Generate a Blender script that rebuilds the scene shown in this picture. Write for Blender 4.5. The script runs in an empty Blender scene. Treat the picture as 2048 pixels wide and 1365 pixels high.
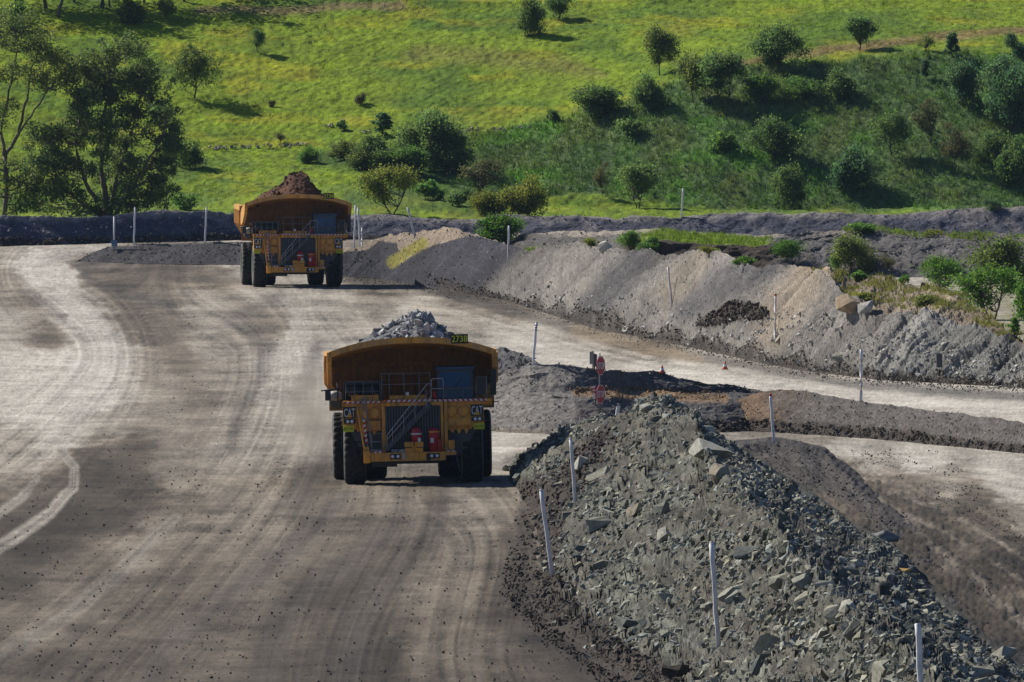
import bpy, bmesh, math, random
import numpy as np
from mathutils import Vector, Matrix, Euler
from mathutils.bvhtree import BVHTree

random.seed(7)
RNG = np.random.default_rng(7)
scene = bpy.context.scene
COL = scene.collection

# ------------------------------------------------------------------ camera, sky, sun, exposure
F_PX = 27000.0            # focal length in photo pixels (a very long telephoto lens)
CAM_H = 24.0              # the photographer stands on a bench 24 m above the haul road
PITCH = math.atan(785.0 / F_PX)
cam_data = bpy.data.cameras.new("camera")
cam = bpy.data.objects.new("camera", cam_data)
COL.objects.link(cam)
cam_data.sensor_width = 36.0
cam_data.sensor_fit = 'HORIZONTAL'
cam_data.lens = F_PX * 36.0 / 2048.0
cam_data.clip_start = 1.0
cam_data.clip_end = 20000.0
cam.location = (0, 0, CAM_H)
cam.rotation_euler = (math.pi / 2 - PITCH, 0, 0)
scene.camera = cam

SUN = Vector((-0.70, 0.52, 0.72)).normalized()
world = bpy.data.worlds.new("World")
scene.world = world
world.use_nodes = True
wn = world.node_tree
wn.nodes.clear()
sky = wn.nodes.new("ShaderNodeTexSky")
sky.sky_type = 'NISHITA'
sky.sun_disc = False
sky.sun_elevation = math.asin(SUN.z)
sky.sun_rotation = math.atan2(SUN.x, SUN.y)
bg = wn.nodes.new("ShaderNodeBackground")
bg.inputs[1].default_value = 0.05
wo = wn.nodes.new("ShaderNodeOutputWorld")
tint = wn.nodes.new("ShaderNodeMixRGB")
tint.blend_type = 'MULTIPLY'; tint.inputs[0].default_value = 1.0
tint.inputs[2].default_value = (0.74, 0.93, 1.32, 1)          # a deep, clean blue sky
wn.links.new(sky.outputs[0], tint.inputs[1])
wn.links.new(tint.outputs[0], bg.inputs[0])
wn.links.new(bg.outputs[0], wo.inputs[0])
sl = bpy.data.lights.new("sun", 'SUN')
sl.energy = 5.0
sl.angle = math.radians(0.5)
sl.color = (1.0, 0.93, 0.82)
so = bpy.data.objects.new("sun", sl)
COL.objects.link(so)
so.rotation_euler = SUN.to_track_quat('Z', 'Y').to_euler()
so.location = (-60, 900, 90)
scene.view_settings.view_transform = 'Standard'
scene.view_settings.look = 'None'
scene.view_settings.exposure = 0.2
scene.view_settings.gamma = 1.0
scene.view_settings.use_curve_mapping = False
scene.cycles.max_bounces = 5
scene.cycles.diffuse_bounces = 3
scene.cycles.transparent_max_bounces = 8

# ------------------------------------------------------------------ projection helpers
CP, SP = math.cos(PITCH), math.sin(PITCH)
def ray(px, py):
    """slopes (dx/dy, fall per metre of depth) of the sight line through a photo pixel"""
    cx = (np.asarray(px, float) - 1024.0) / F_PX
    cy = (682.5 - np.asarray(py, float)) / F_PX
    dy = CP + cy * SP
    dz = -SP + cy * CP
    return cx / dy, -dz / dy
def ground(px, py, z=0.0):
    u, t = ray(px, py)
    Y = (CAM_H - z) / t
    return u * Y, Y
def project(X, Y, Z):
    """photo pixel of a world point"""
    dz = np.asarray(Z, float) - CAM_H
    d = Y * CP - dz * SP
    v = Y * SP + dz * CP
    return 1024.0 + F_PX * np.asarray(X) / d, 682.5 - F_PX * v / d

# ------------------------------------------------------------------ noise
def _hash(i, j, seed):
    n = (i.astype(np.int64) * 374761393 + j.astype(np.int64) * 668265263 + seed * 974711) & 0x7fffffff
    n = ((n ^ (n >> 13)) * 1274126177) & 0x7fffffff
    n = (n ^ (n >> 16))
    return (n & 0xffff) / 65535.0
def vnoise(x, y, seed=0):
    x = np.asarray(x, float); y = np.asarray(y, float)
    i = np.floor(x); j = np.floor(y)
    fx = x - i; fy = y - j
    fx = fx * fx * (3 - 2 * fx); fy = fy * fy * (3 - 2 * fy)
    a = _hash(i, j, seed); b = _hash(i + 1, j, seed)
    c = _hash(i, j + 1, seed); d = _hash(i + 1, j + 1, seed)
    return (a + (b - a) * fx) * (1 - fy) + (c + (d - c) * fx) * fy
def fbm(x, y, seed=0, oct=4, gain=0.5):
    s = 0; a = 1.0; tot = 0
    for k in range(oct):
        s = s + a * (vnoise(x * 2 ** k, y * 2 ** k, seed + 17 * k) - 0.5)
        tot += a
        a *= gain
    return s / tot * 2.0          # about -1..1
def cells(x, y, seed=0):
    """broken-rock pattern: distance to the nearest cell point, to the gap between cells, and a random number per cell"""
    i0 = np.floor(x); j0 = np.floor(y)
    d1 = np.full(np.shape(x), 9.0); d2 = np.full(np.shape(x), 9.0); rid = np.zeros(np.shape(x)); tx_ = np.zeros(np.shape(x))
    for di in (-1, 0, 1):
        for dj in (-1, 0, 1):
            i = i0 + di; j = j0 + dj
            cx = i + 0.1 + 0.8 * _hash(i, j, seed); cy = j + 0.1 + 0.8 * _hash(i, j, seed + 51)
            d = np.hypot(x - cx, y - cy)
            m = d < d1
            d2 = np.where(m, d1, np.minimum(d2, d)); r = _hash(i, j, seed + 97)
            t = (x - cx) * (_hash(i, j, seed + 131) - 0.5) + (y - cy) * (_hash(i, j, seed + 151) - 0.5)
            rid = np.where(m, r, rid); tx_ = np.where(m, t, tx_); d1 = np.where(m, d, d1)
    return d1, d2 - d1, rid, tx_
def smooth(e0, e1, x):
    t = np.clip((x - e0) / (e1 - e0), 0, 1)
    return t * t * (3 - 2 * t)

# ------------------------------------------------------------------ object helpers
def tag(o, label=None, cat=None, group=None, kind=None):
    if label: o['label'] = label
    if cat: o['category'] = cat
    if group: o['group'] = group
    if kind: o['kind'] = kind
    return o
def empty(name, loc=(0, 0, 0), label=None, cat=None, group=None):
    o = bpy.data.objects.new(name, None)
    COL.objects.link(o)
    o.location = loc
    o.empty_display_size = 0.3
    return tag(o, label, cat, group)
def link(name, mesh, parent=None):
    o = bpy.data.objects.new(name, mesh)
    COL.objects.link(o)
    if parent is not None: o.parent = parent
    return o
def np_mesh(name, verts, faces, mat, col=None, shade=False):
    """verts n x 3, faces m x k (k = 3 or 4), one colour per vertex"""
    verts = np.asarray(verts, np.float32); faces = np.asarray(faces, np.int32)
    me = bpy.data.meshes.new(name)
    k = faces.shape[1]
    me.vertices.add(len(verts)); me.vertices.foreach_set('co', verts.ravel())
    me.loops.add(faces.size); me.loops.foreach_set('vertex_index', faces.ravel())
    me.polygons.add(len(faces))
    me.polygons.foreach_set('loop_start', np.arange(0, faces.size, k, dtype=np.int32))
    me.polygons.foreach_set('loop_total', np.full(len(faces), k, np.int32))
    me.polygons.foreach_set('use_smooth', np.full(len(faces), shade))
    me.update(calc_edges=True)
    if col is not None:
        c4 = np.ones((len(verts), 4), np.float32)
        c4[:, :3] = col
        at = me.color_attributes.new('col', 'FLOAT_COLOR', 'POINT')
        at.data.foreach_set('color', c4.ravel())
    for m in (mat if isinstance(mat, (list, tuple)) else [mat]):
        me.materials.append(m)
    return me
class MB:
    """collects simple solids into one mesh"""
    def __init__(s):
        s.v = []; s.f = []; s.mi = []; s.sm = []
    def add(s, vs, fs, m=0, sm=False):
        b = len(s.v)
        s.v += [tuple(p) for p in vs]
        s.f += [tuple(i + b for i in f) for f in fs]
        s.mi += [m] * len(fs); s.sm += [sm] * len(fs)
        return s
    def box(s, x0, x1, y0, y1, z0, z1, m=0, c=0.0):
        if c > 0:      # chamfered along the vertical and long edges
            pts = [(x0 + c, z0), (x1 - c, z0), (x1, z0 + c), (x1, z1 - c), (x1 - c, z1), (x0 + c, z1), (x0, z1 - c), (x0, z0 + c)]
            return s.prism(pts, y0, y1, m)
        vs = [(x, y, z) for z in (z0, z1) for y in (y0, y1) for x in (x0, x1)]
        return s.add(vs, [(0, 2, 3, 1), (4, 5, 7, 6), (0, 1, 5, 4), (2, 6, 7, 3), (0, 4, 6, 2), (1, 3, 7, 5)], m)
    def prism(s, pts, y0, y1, m=0):
        """polygon in x,z extruded along y"""
        n = len(pts)
        vs = [(x, y0, z) for x, z in pts] + [(x, y1, z) for x, z in pts]
        fs = [tuple(range(n)), tuple(range(2 * n - 1, n - 1, -1))]
        fs += [(i, i + n, (i + 1) % n + n, (i + 1) % n) for i in range(n)]
        return s.add(vs, fs, m)
    def prism_x(s, pts, x0, x1, m=0):
        """polygon in y,z extruded along x"""
        n = len(pts)
        vs = [(x0, y, z) for y, z in pts] + [(x1, y, z) for y, z in pts]
        fs = [tuple(range(n)), tuple(range(2 * n - 1, n - 1, -1))]
        fs += [(i, i + n, (i + 1) % n + n, (i + 1) % n) for i in range(n)]
        return s.add(vs, fs, m)
    def tube(s, path, radii, n=8, m=0, cap=True, sm=True):
        path = [Vector(p) for p in path]
        if not hasattr(radii, '__len__'): radii = [radii] * len(path)
        vs = []; fs = []
        for i, p in enumerate(path):
            d = (path[min(i + 1, len(path) - 1)] - path[max(i - 1, 0)]).normalized()
            a = d.cross(Vector((0, 0, 1)))
            if a.length < 1e-3: a = d.cross(Vector((0, 1, 0)))
            a.normalize(); b = d.cross(a)
            for k in range(n):
                t = 2 * math.pi * k / n
                vs.append(p + (a * math.cos(t) + b * math.sin(t)) * radii[i])
        for i in range(len(path) - 1):
            for k in range(n):
                fs.append((i * n + k, i * n + (k + 1) % n, (i + 1) * n + (k + 1) % n, (i + 1) * n + k))
        if cap:
            fs.append(tuple(range(n - 1, -1, -1)))
            fs.append(tuple(range((len(path) - 1) * n, len(path) * n)))
        return s.add(vs, fs, m, sm)
    def lathe(s, prof, axis='z', center=(0, 0, 0), n=24, m=0, sm=True):
        """prof: list of (radius, height along the axis)"""
        vs = []; fs = []
        for r, h in prof:
            for k in range(n):
                t = 2 * math.pi * k / n
                c, q = r * math.cos(t), r * math.sin(t)
                p = {'z': (c, q, h), 'x': (h, c, q), 'y': (c, h, q)}[axis]
                vs.append((p[0] + center[0], p[1] + center[1], p[2] + center[2]))
        for i in range(len(prof) - 1):
            for k in range(n):
                fs.append((i * n + k, i * n + (k + 1) % n, (i + 1) * n + (k + 1) % n, (i + 1) * n + k))
        fs.append(tuple(range(n)))
        fs.append(tuple(range((len(prof) - 1) * n, len(prof) * n)))
        return s.add(vs, fs, m, sm)
    def mesh(s, name, mats):
        me = bpy.data.meshes.new(name)
        me.from_pydata(s.v, [], s.f)
        for m in (mats if isinstance(mats, (list, tuple)) else [mats]): me.materials.append(m)
        me.polygons.foreach_set('material_index', s.mi)
        me.polygons.foreach_set('use_smooth', s.sm)
        bm = bmesh.new(); bm.from_mesh(me)
        bmesh.ops.recalc_face_normals(bm, faces=bm.faces)
        bm.to_mesh(me); bm.free()
        me.update()
        return me
    def build(s, name, mats, parent=None):
        return link(name, s.mesh(name, mats), parent)

# ------------------------------------------------------------------ materials
def new_mat(name):
    m = bpy.data.materials.new(name); m.use_nodes = True
    nt = m.node_tree; nt.nodes.clear()
    out = nt.nodes.new('ShaderNodeOutputMaterial')
    p = nt.nodes.new('ShaderNodeBsdfPrincipled')
    nt.links.new(p.outputs[0], out.inputs[0])
    return m, nt, p, out
def noise_node(nt, scale, detail=4, rough=0.6, vec=None):
    n = nt.nodes.new('ShaderNodeTexNoise')
    n.inputs['Scale'].default_value = scale
    n.inputs['Detail'].default_value = detail
    n.inputs['Roughness'].default_value = rough
    if vec is not None: nt.links.new(vec, n.inputs['Vector'])
    return n
def ramp(nt, fac, stops):
    r = nt.nodes.new('ShaderNodeValToRGB')
    e = r.color_ramp.elements
    while len(e) < len(stops): e.new(0.5)
    for k, (p, c) in enumerate(stops):
        e[k].position = p; e[k].color = (c[0], c[1], c[2], 1)
    nt.links.new(fac, r.inputs[0])
    return r
def mix(nt, a, b, fac=1.0, mode='MULTIPLY'):
    n = nt.nodes.new('ShaderNodeMixRGB'); n.blend_type = mode
    for s, v in ((n.inputs[0], fac), (n.inputs[1], a), (n.inputs[2], b)):
        if hasattr(v, 'is_linked'): nt.links.new(v, s)
        elif isinstance(v, (int, float)): s.default_value = v
        else: s.default_value = (v[0], v[1], v[2], 1)
    return n
def earth_mat(name, s1=5.0, s2=0.6, lo=0.62, hi=1.35, bump=0.5, rough=0.95):
    """soil, gravel or grass: the object's own 'col' attribute broken up by grain at two sizes"""
    m, nt, p, out = new_mat(name)
    tc = nt.nodes.new('ShaderNodeTexCoord')
    at = nt.nodes.new('ShaderNodeAttribute'); at.attribute_name = 'col'
    n1 = noise_node(nt, s1, 5, 0.7, tc.outputs['Object'])
    n2 = noise_node(nt, s2, 4, 0.6, tc.outputs['Object'])
    r1 = ramp(nt, n1.outputs[0], [(0.28, (lo,) * 3), (0.72, (hi,) * 3)])
    r2 = ramp(nt, n2.outputs[0], [(0.3, (0.82,) * 3), (0.7, (1.16,) * 3)])
    a = mix(nt, at.outputs['Color'], r1.outputs[0])
    b = mix(nt, a.outputs[0], r2.outputs[0])
    nt.links.new(b.outputs[0], p.inputs['Base Color'])
    p.inputs['Roughness'].default_value = rough
    p.inputs['Specular IOR Level'].default_value = 0.15
    if bump:
        bp = nt.nodes.new('ShaderNodeBump'); bp.inputs['Strength'].default_value = bump
        bp.inputs['Distance'].default_value = 0.08
        nt.links.new(n1.outputs[0], bp.inputs['Height'])
        nt.links.new(bp.outputs[0], p.inputs['Normal'])
    return m
def paint_mat(name, c, rough=0.5, metal=0.0, dirt=0.35, dirt_c=(0.16, 0.14, 0.12), spec=0.4):
    """painted steel with a film of road dust"""
    m, nt, p, out = new_mat(name)
    tc = nt.nodes.new('ShaderNodeTexCoord')
    n = noise_node(nt, 1.7, 5, 0.65, tc.outputs['Object'])
    r = ramp(nt, n.outputs[0], [(0.35, (0, 0, 0)), (0.75, (dirt,) * 3)])
    x = mix(nt, c, dirt_c, r.outputs[0], 'MIX')
    mp = nt.nodes.new('ShaderNodeMapping'); mp.inputs['Scale'].default_value = (3.0, 3.0, 0.55)
    nt.links.new(tc.outputs['Object'], mp.inputs[0])
    n2 = noise_node(nt, 2.2, 6, 0.75, mp.outputs[0])                 # rain streaks and grime
    r2 = ramp(nt, n2.outputs[0], [(0.34, (0.52, 0.50, 0.48)), (0.52, (1, 1, 1)), (0.75, (1.12, 1.1, 1.06))])
    x = mix(nt, x.outputs[0], r2.outputs[0], min(1.0, dirt * 2.0))
    nt.links.new(x.outputs[0], p.inputs['Base Color'])
    p.inputs['Roughness'].default_value = rough
    p.inputs['Metallic'].default_value = metal
    p.inputs['Specular IOR Level'].default_value = spec
    return m
def leaf_mat(name, tint=(1, 1, 1), trans=0.35):
    m, nt, p, out = new_mat(name)
    at = nt.nodes.new('ShaderNodeAttribute'); at.attribute_name = 'col'
    oi = nt.nodes.new('ShaderNodeObjectInfo')
    r = ramp(nt, oi.outputs['Random'], [(0, (0.8, 0.85, 0.8)), (1, (1.2, 1.12, 1.1))])
    a = mix(nt, at.outputs['Color'], r.outputs[0])
    b = mix(nt, a.outputs[0], tint)
    nt.links.new(b.outputs[0], p.inputs['Base Color'])
    p.inputs['Roughness'].default_value = 0.6
    p.inputs['Specular IOR Level'].default_value = 0.25
    tr = nt.nodes.new('ShaderNodeBsdfTranslucent')
    b2 = mix(nt, b.outputs[0], (1.55, 1.7, 1.1))
    nt.links.new(b2.outputs[0], tr.inputs[0])
    ms = nt.nodes.new('ShaderNodeMixShader'); ms.inputs[0].default_value = trans
    nt.links.new(p.outputs[0], ms.inputs[1]); nt.links.new(tr.outputs[0], ms.inputs[2])
    nt.links.new(ms.outputs[0], out.inputs[0])
    return m
def stone_mat(name, c, vary=0.35):
    m, nt, p, out = new_mat(name)
    tc = nt.nodes.new('ShaderNodeTexCoord')
    oi = nt.nodes.new('ShaderNodeObjectInfo')
    n = noise_node(nt, 3.5, 6, 0.7, tc.outputs['Object'])
    r = ramp(nt, n.outputs[0], [(0.3, tuple(k * 0.62 for k in c)), (0.72, tuple(k * 1.3 for k in c))])
    q = ramp(nt, oi.outputs['Random'], [(0, (1 - vary,) * 3), (0.55, (1, 1, 1)), (1, (1 + vary * 1.2, 1 + vary, 1 + vary * 0.75))])
    x = mix(nt, r.outputs[0], q.outputs[0])
    nt.links.new(x.outputs[0], p.inputs['Base Color'])
    p.inputs['Roughness'].default_value = 0.9
    p.inputs['Specular IOR Level'].default_value = 0.2
    bp = nt.nodes.new('ShaderNodeBump'); bp.inputs['Strength'].default_value = 0.5
    bp.inputs['Distance'].default_value = 0.05
    nt.links.new(n.outputs[0], bp.inputs['Height'])
    nt.links.new(bp.outputs[0], p.inputs['Normal'])
    return m

M = {}
M['road'] = earth_mat('road_dirt', 3.2, 0.35, 0.72, 1.25, 0.35)
M['spoil'] = earth_mat('spoil_gravel', 4.5, 0.5, 0.45, 1.5, 1.0)
M['clod'] = earth_mat('loose_clods', 5.0, 1.0, 0.7, 1.3, 0.4)
M['grass'] = earth_mat('hill_grass', 1.6, 0.22, 0.72, 1.26, 0.4)
M['tuft'] = leaf_mat('grass_blades', trans=0.3)
M['leaf'] = leaf_mat('leaves', trans=0.35)
M['bark'] = paint_mat('bark', (0.10, 0.08, 0.06), 0.9, dirt=0.5, dirt_c=(0.2, 0.17, 0.14), spec=0.1)
M['gum_bark'] = paint_mat('pale_gum_bark', (0.20, 0.16, 0.13), 0.85, dirt=0.6, dirt_c=(0.09, 0.07, 0.06), spec=0.15)
M['slate'] = stone_mat('grey_green_stone', (0.265, 0.270, 0.220))
M['tan_stone'] = stone_mat('tan_stone', (0.34, 0.27, 0.185), 0.2)
M['pale_stone'] = stone_mat('pale_grey_stone', (0.36, 0.35, 0.32), 0.2)
M['dark_stone'] = stone_mat('dark_grey_stone', (0.075, 0.075, 0.08), 0.3)

# ------------------------------------------------------------------ terrain
def C(pts):
    xs = [p[0] for p in pts]; ys = [p[1] for p in pts]
    return lambda px: np.interp(px, xs, ys)
def const(v): return lambda px: np.full(np.shape(px), float(v))

class Patch:
    """A bank of earth. Each line is a ridge, brow or toe as it runs through the view (photo pixels), with its height in metres
    ('z') or the fall from the line before it ('s'); the points are solved in world space and the slopes filled between them."""
    def __init__(s, cols, lines, rows, smooth_n=2):
        cols = np.asarray(cols, float); s.cols = cols
        Ys = []; Zs = []; Us = []
        for k, (py, mode, val) in enumerate(lines):
            u, t = ray(cols, py(cols))
            if mode == 'z':
                z = val(cols); Y = (CAM_H - z) / t
            elif mode == 'y':                         # known distance
                Y = val(cols); z = CAM_H - Y * t
            elif mode == 'back':                      # hidden rear slope down to the ground, val metres behind
                Y = Ys[-1] + val(cols); z = np.full_like(Y, -0.4)
            else:
                sl_ = val(cols)
                Y = (CAM_H - Zs[-1] + sl_ * Ys[-1]) / (sl_ + t); z = Zs[-1] + sl_ * (Y - Ys[-1])
            Ys.append(Y); Zs.append(z); Us.append(u)
        Y = []; Z = []; U = []; L = []
        for k in range(len(lines) - 1):
            n = rows[k]
            for i in range(n):
                f = i / n
                Y.append(Ys[k] * (1 - f) + Ys[k + 1] * f)
                Z.append(Zs[k] * (1 - f) + Zs[k + 1] * f)
                U.append(Us[k] * (1 - f) + Us[k + 1] * f)
                L.append(np.full_like(cols, k + f))
        Y.append(Ys[-1]); Z.append(Zs[-1]); U.append(Us[-1]); L.append(np.full_like(cols, len(lines) - 1.0))
        s.Y = np.array(Y); s.Z = np.array(Z); s.L = np.array(L)
        s.X = np.array(U) * s.Y
        for _ in range(smooth_n):
            s.Z[1:-1] = 0.25 * s.Z[:-2] + 0.5 * s.Z[1:-1] + 0.25 * s.Z[2:]
        s.px, s.py = project(s.X, s.Y, s.Z)
    def rough(s, dz, dy=None):
        s.Z = s.Z + dz
        if dy is not None: s.Y = s.Y + dy
        s.px, s.py = project(s.X, s.Y, s.Z)
    def finish(s, name, col, mat, kind='structure', label=None, shade=False):
        R, Cn = s.X.shape
        s.V = np.stack([s.X, s.Y, s.Z], -1)
        s.colr = np.clip(col, 0.004, 0.9)
        i = np.arange(R * Cn).reshape(R, Cn)
        f = np.stack([i[:-1, :-1], i[:-1, 1:], i[1:, 1:], i[1:, :-1]], -1).reshape(-1, 4)
        me = np_mesh(name, s.V.reshape(-1, 3), f, mat, s.colr.reshape(-1, 3), shade)
        s.obj = tag(link(name, me), label, kind=kind)
        s.faces = f
        return s.obj
    def at(s, px, py):
        """surface point seen through a photo pixel"""
        c = int(np.argmin(np.abs(s.cols - px)))
        vis = s.py[:, c]
        r = int(np.argmin(np.abs(vis - py) + 0.02 * np.arange(len(vis))))
        return Vector(s.V[r, c])

def rgb(c): return np.array(c, float)
def blend(base, c, w):
    w = np.clip(w, 0, 1)[..., None]
    return base * (1 - w) + rgb(c) * w
def stroke(PX, PY, pts, wid, soft=1.0, wob=6.0, seed=0):
    """weight 0..1 near a polyline; pts (x, y) or (x, y, width)"""
    X = PX + wob * fbm(PX / 40, PY / 25, seed, 3); Y = PY + wob * 0.5 * fbm(PX / 60 + 9, PY / 20, seed + 5, 3)
    best = np.full(PX.shape, 9.0)
    for a, b in zip(pts[:-1], pts[1:]):
        wa = a[2] if len(a) > 2 else wid; wb = b[2] if len(b) > 2 else wid
        dx, dy = b[0] - a[0], b[1] - a[1]
        t = np.clip(((X - a[0]) * dx + (Y - a[1]) * dy) / (dx * dx + dy * dy + 1e-9), 0, 1)
        d = np.hypot(X - a[0] - t * dx, Y - a[1] - t * dy) / (wa + (wb - wa) * t)
        best = np.minimum(best, d)
    return 1 - smooth(1 - 0.75 * soft, 1 + 0.75 * soft, best)

PALE = (0.335, 0.315, 0.275); MID = (0.135, 0.119, 0.101); BEIGE = (0.235, 0.205, 0.168)
DARK = (0.062, 0.055, 0.049); BLUE = (0.058, 0.058, 0.063); BROWN = (0.052, 0.043, 0.036)

# ---- the ground: one sheet out to the horizon, finest where the roads run
g_u = np.concatenate([[-90000, -30000, -9000, -4000, -1800, -900, -500], np.arange(-300, 2351, 3.0), [2600, 3000, 3900, 6000, 11000, 32000, 92000]])
g_py = np.concatenate([[9000, 5000, 3200, 2400, 2000, 1750, 1600], np.arange(1500, 480, -2.0), [470, 455, 440, 420, 390, 350, 290, 200, 100, 0, -60, -90]])
gpx, gpy = np.meshgrid(g_u, g_py)
_, gt = ray(np.full_like(gpy, 1024.0), gpy)
gY = CAM_H / gt
gX = (gpx - 1024.0) / F_PX * np.maximum(gY, 120.0)
gX0, gY0 = ground(828, 966)
def road_camber(X, Y):
    """the crossfall of the road under the nearer truck"""
    w = np.exp(-((Y - gY0 - 3) / 45) ** 2 - ((X - gX0) / 9) ** 2)
    return 0.0203 * (X - gX0) * w
gZ = 0.05 * fbm(gX / 9, gY / 60, 3, 4) + 0.02 * fbm(gX / 1.2, gY / 6, 4, 3)
inside = (gpx > -320) & (gpx < 2370) & (gpy < 1520) & (gpy > 470)
mud = stroke(gpx, gpy, [(1560, 930, 45), (1680, 985, 70), (1800, 1080, 110), (1950, 1190, 140), (2150, 1330, 200)], 90, 0.8, 25, 30)
mc_, mg_, mr_, mt_ = cells(gpx / 16, gpy / 7, 8)
gZ = gZ + mud * (0.10 * mr_ * smooth(0, 0.3, mg_) + 0.10 * fbm(gX / 1.1, gY / 6, 5, 4) + 0.10 * fbm(gpx / 12, gpy / 5, 6, 3))
gZ = np.where(inside, gZ, -0.02)
gZ = gZ * (1 - np.exp(-((gY - gY0 - 3) / 25) ** 2 - ((gX - gX0) / 8) ** 2)) + road_camber(gX, gY)
# how dusty or damp the dirt is across the site: brightness of the dry surface at points on it
DIRT = [(20,500,150),(100,505,165),(200,497,150),(60,530,210),(120,560,212),(20,560,135),(60,600,122),(20,640,160),(110,640,150),(90,670,112),(160,640,200),(200,690,170),(250,560,105),(180,545,105),(330,540,100),(430,548,112),(450,529,172),
 (300,600,125),(330,660,118),(400,620,150),(260,640,112),(200,740,195),(100,720,200),(30,740,195),(250,760,170),(180,800,195),(60,820,202),(20,880,150),(120,860,180),(220,850,150),(300,750,138),(360,720,118),(420,700,150),(330,820,140),
 (390,800,125),(450,760,140),(480,820,145),(540,650,128),(600,650,175),(640,640,155),(590,720,180),(560,780,168),(620,800,168),(640,860,155),(540,850,158),(500,900,150),(600,900,150),(440,900,150),(380,880,132),(330,940,140),(250,900,98),
 (200,950,86),(280,980,88),(150,1040,78),(60,1080,82),(20,1150,86),(350,960,135),(380,1000,115),(420,980,135),(320,1060,126),(250,1110,128),(150,1190,120),(80,1250,115),(20,1300,105),(240,1040,82),(200,1130,106),(450,1050,128),(520,1000,130),
 (600,1000,112),(640,970,100),(700,1000,120),(800,1010,125),(860,1000,105),(940,1010,134),(1000,1010,128),(980,1060,134),(1030,1080,100),(900,1080,126),(820,1080,112),(740,1060,100),(640,1080,112),(560,1080,125),(480,1130,120),(400,1150,106),
 (330,1180,102),(280,1250,104),(200,1300,100),(100,1340,95),(350,1320,105),(430,1260,110),(500,1200,115),(560,1280,98),(640,1200,86),(700,1160,86),(760,1180,103),(850,1180,120),(930,1180,120),(1000,1180,98),(1040,1240,82),(950,1300,108),
 (860,1300,114),(760,1300,80),(700,1340,76),(620,1340,86),(1050,1340,93),(1150,1345,88),(560,590,155),(760,600,135),(850,600,152),(700,620,150),(800,650,170),(900,640,150),(1000,650,168),(650,600,160),(900,590,98),(760,565,92),(1000,620,105),
 (1050,680,178),(1150,690,165),(1150,720,188),(1250,710,155),(1300,740,192),(1400,745,192),(1500,770,198),(1650,790,198),(1800,810,202),(1950,815,198),(2040,830,198),(2200,850,195),(1300,690,115),
 (1000,895,178),(1150,895,172),(1050,920,150),(1450,882,150),(1600,885,150),(1700,900,178),(1850,920,188),(2000,940,178),(2040,990,182),(2250,1020,175),(1750,935,165),(1700,960,95),(1800,970,125),(1900,990,148),(1950,1000,108),(2040,1040,150),
 (1850,1020,88),(1800,1010,105),(1930,1060,94),(2000,1090,88),(1850,1090,84),(1950,1120,98),(2040,1130,78),(1950,1200,88),(2030,1200,106),(2000,1260,80),(2200,1200,82),(1900,1260,70),(2000,1045,112),(1990,1120,80),(1960,1160,74),(2040,1180,84),(2040,1260,80),(1900,1140,78),(1870,1160,74),(1820,1050,86),(1950,1040,104),(1760,990,100),(1780,1040,84),(2020,1320,72),(1600,940,90),(-100,600,150),(-150,850,180),(-150,1100,90),(-100,1330,100),(400,1500,100),(1000,1500,95)]
num = np.zeros(gpx.shape); den = np.zeros(gpx.shape)
wx = gpx + 22 * fbm(gpx / 70, gpy / 40, 31, 3) + 26 * fbm(gpx / 26, gpy / 7, 33, 4)
wy = gpy + 12 * fbm(gpx / 90 + 5, gpy / 36, 32, 3) + 18 * fbm(gpx / 30 + 3, gpy / 6, 34, 4)
for (a_, b_, l_) in DIRT:
    d2 = ((wx - a_) / 1.35) ** 2 + (wy - b_) ** 2 + 60.0
    w_ = 1.0 / (d2 * d2)
    num += w_ * l_; den += w_
lum = num / den
lum = np.clip(lum + (lum - 165) * 0.18, 40, 188 + 0.3 * np.maximum(lum - 180, 0))
alb = (lum / 255.0) ** 2.2 / 1.24
tone = smooth(90, 190, lum)[..., None]
gc = alb[..., None] * (np.array([1.18, 0.98, 0.74]) * (1 - tone) + np.array([1.06, 0.99, 0.85]) * tone)
S = lambda pts, wid, soft=1.0, wob=6.0, seed=0: stroke(gpx, gpy, pts, wid, soft, wob, seed)
# broad pale dust of the lanes
# dark gravel and damp tracks
gc = blend(gc, DARK, 0.42 * S([(560, 590, 10), (470, 640, 16), (535, 690, 16), (520, 760, 14), (470, 830, 12), (465, 900, 12)], 14, 0.9, 6, 15))
gc = blend(gc, DARK, 0.5 * S([(640, 690, 16), (600, 800, 18), (650, 900, 20), (590, 1000, 30)], 20, 1, 10, 16))
gc = blend(gc, PALE, 0.22 * S([(350, 1030, 8), (290, 1095, 14), (210, 1170, 14), (120, 1240, 12), (0, 1310, 16)], 12, 1, 12, 19))
gc = blend(gc, DARK, 0.3 * S([(345, 1035, 3), (260, 1120, 5), (190, 1215, 6), (140, 1290, 9), (105, 1380, 12)], 6, 0.8, 5, 20))
for k, p in enumerate([[(890, 985, 16), (865, 1060, 22), (790, 1150, 26), (720, 1230, 30), (690, 1380, 36)],
                       [(800, 985, 14), (790, 1060, 18), (690, 1130, 22), (560, 1230, 26), (520, 1380, 30)],
                       [(690, 990, 16), (600, 1080, 22), (470, 1180, 24), (330, 1290, 26), (290, 1390, 26)]]):
    gc = blend(gc, DARK, 0.55 * S(p, 20, 1.1, 10, 21 + k))
gc = blend(gc, (0.30, 0.275, 0.23), 0.85 * S([(118, 902, 7), (148, 935, 9), (146, 975, 10), (100, 1025, 12), (40, 1068, 13), (-40, 1115, 14)], 9, 0.5, 3, 25))
gc = blend(gc, (0.28, 0.255, 0.215), 0.7 * S([(76, 930, 5), (72, 960, 8), (40, 998, 9), (-40, 1050, 10)], 8, 0.6, 3, 26))
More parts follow.
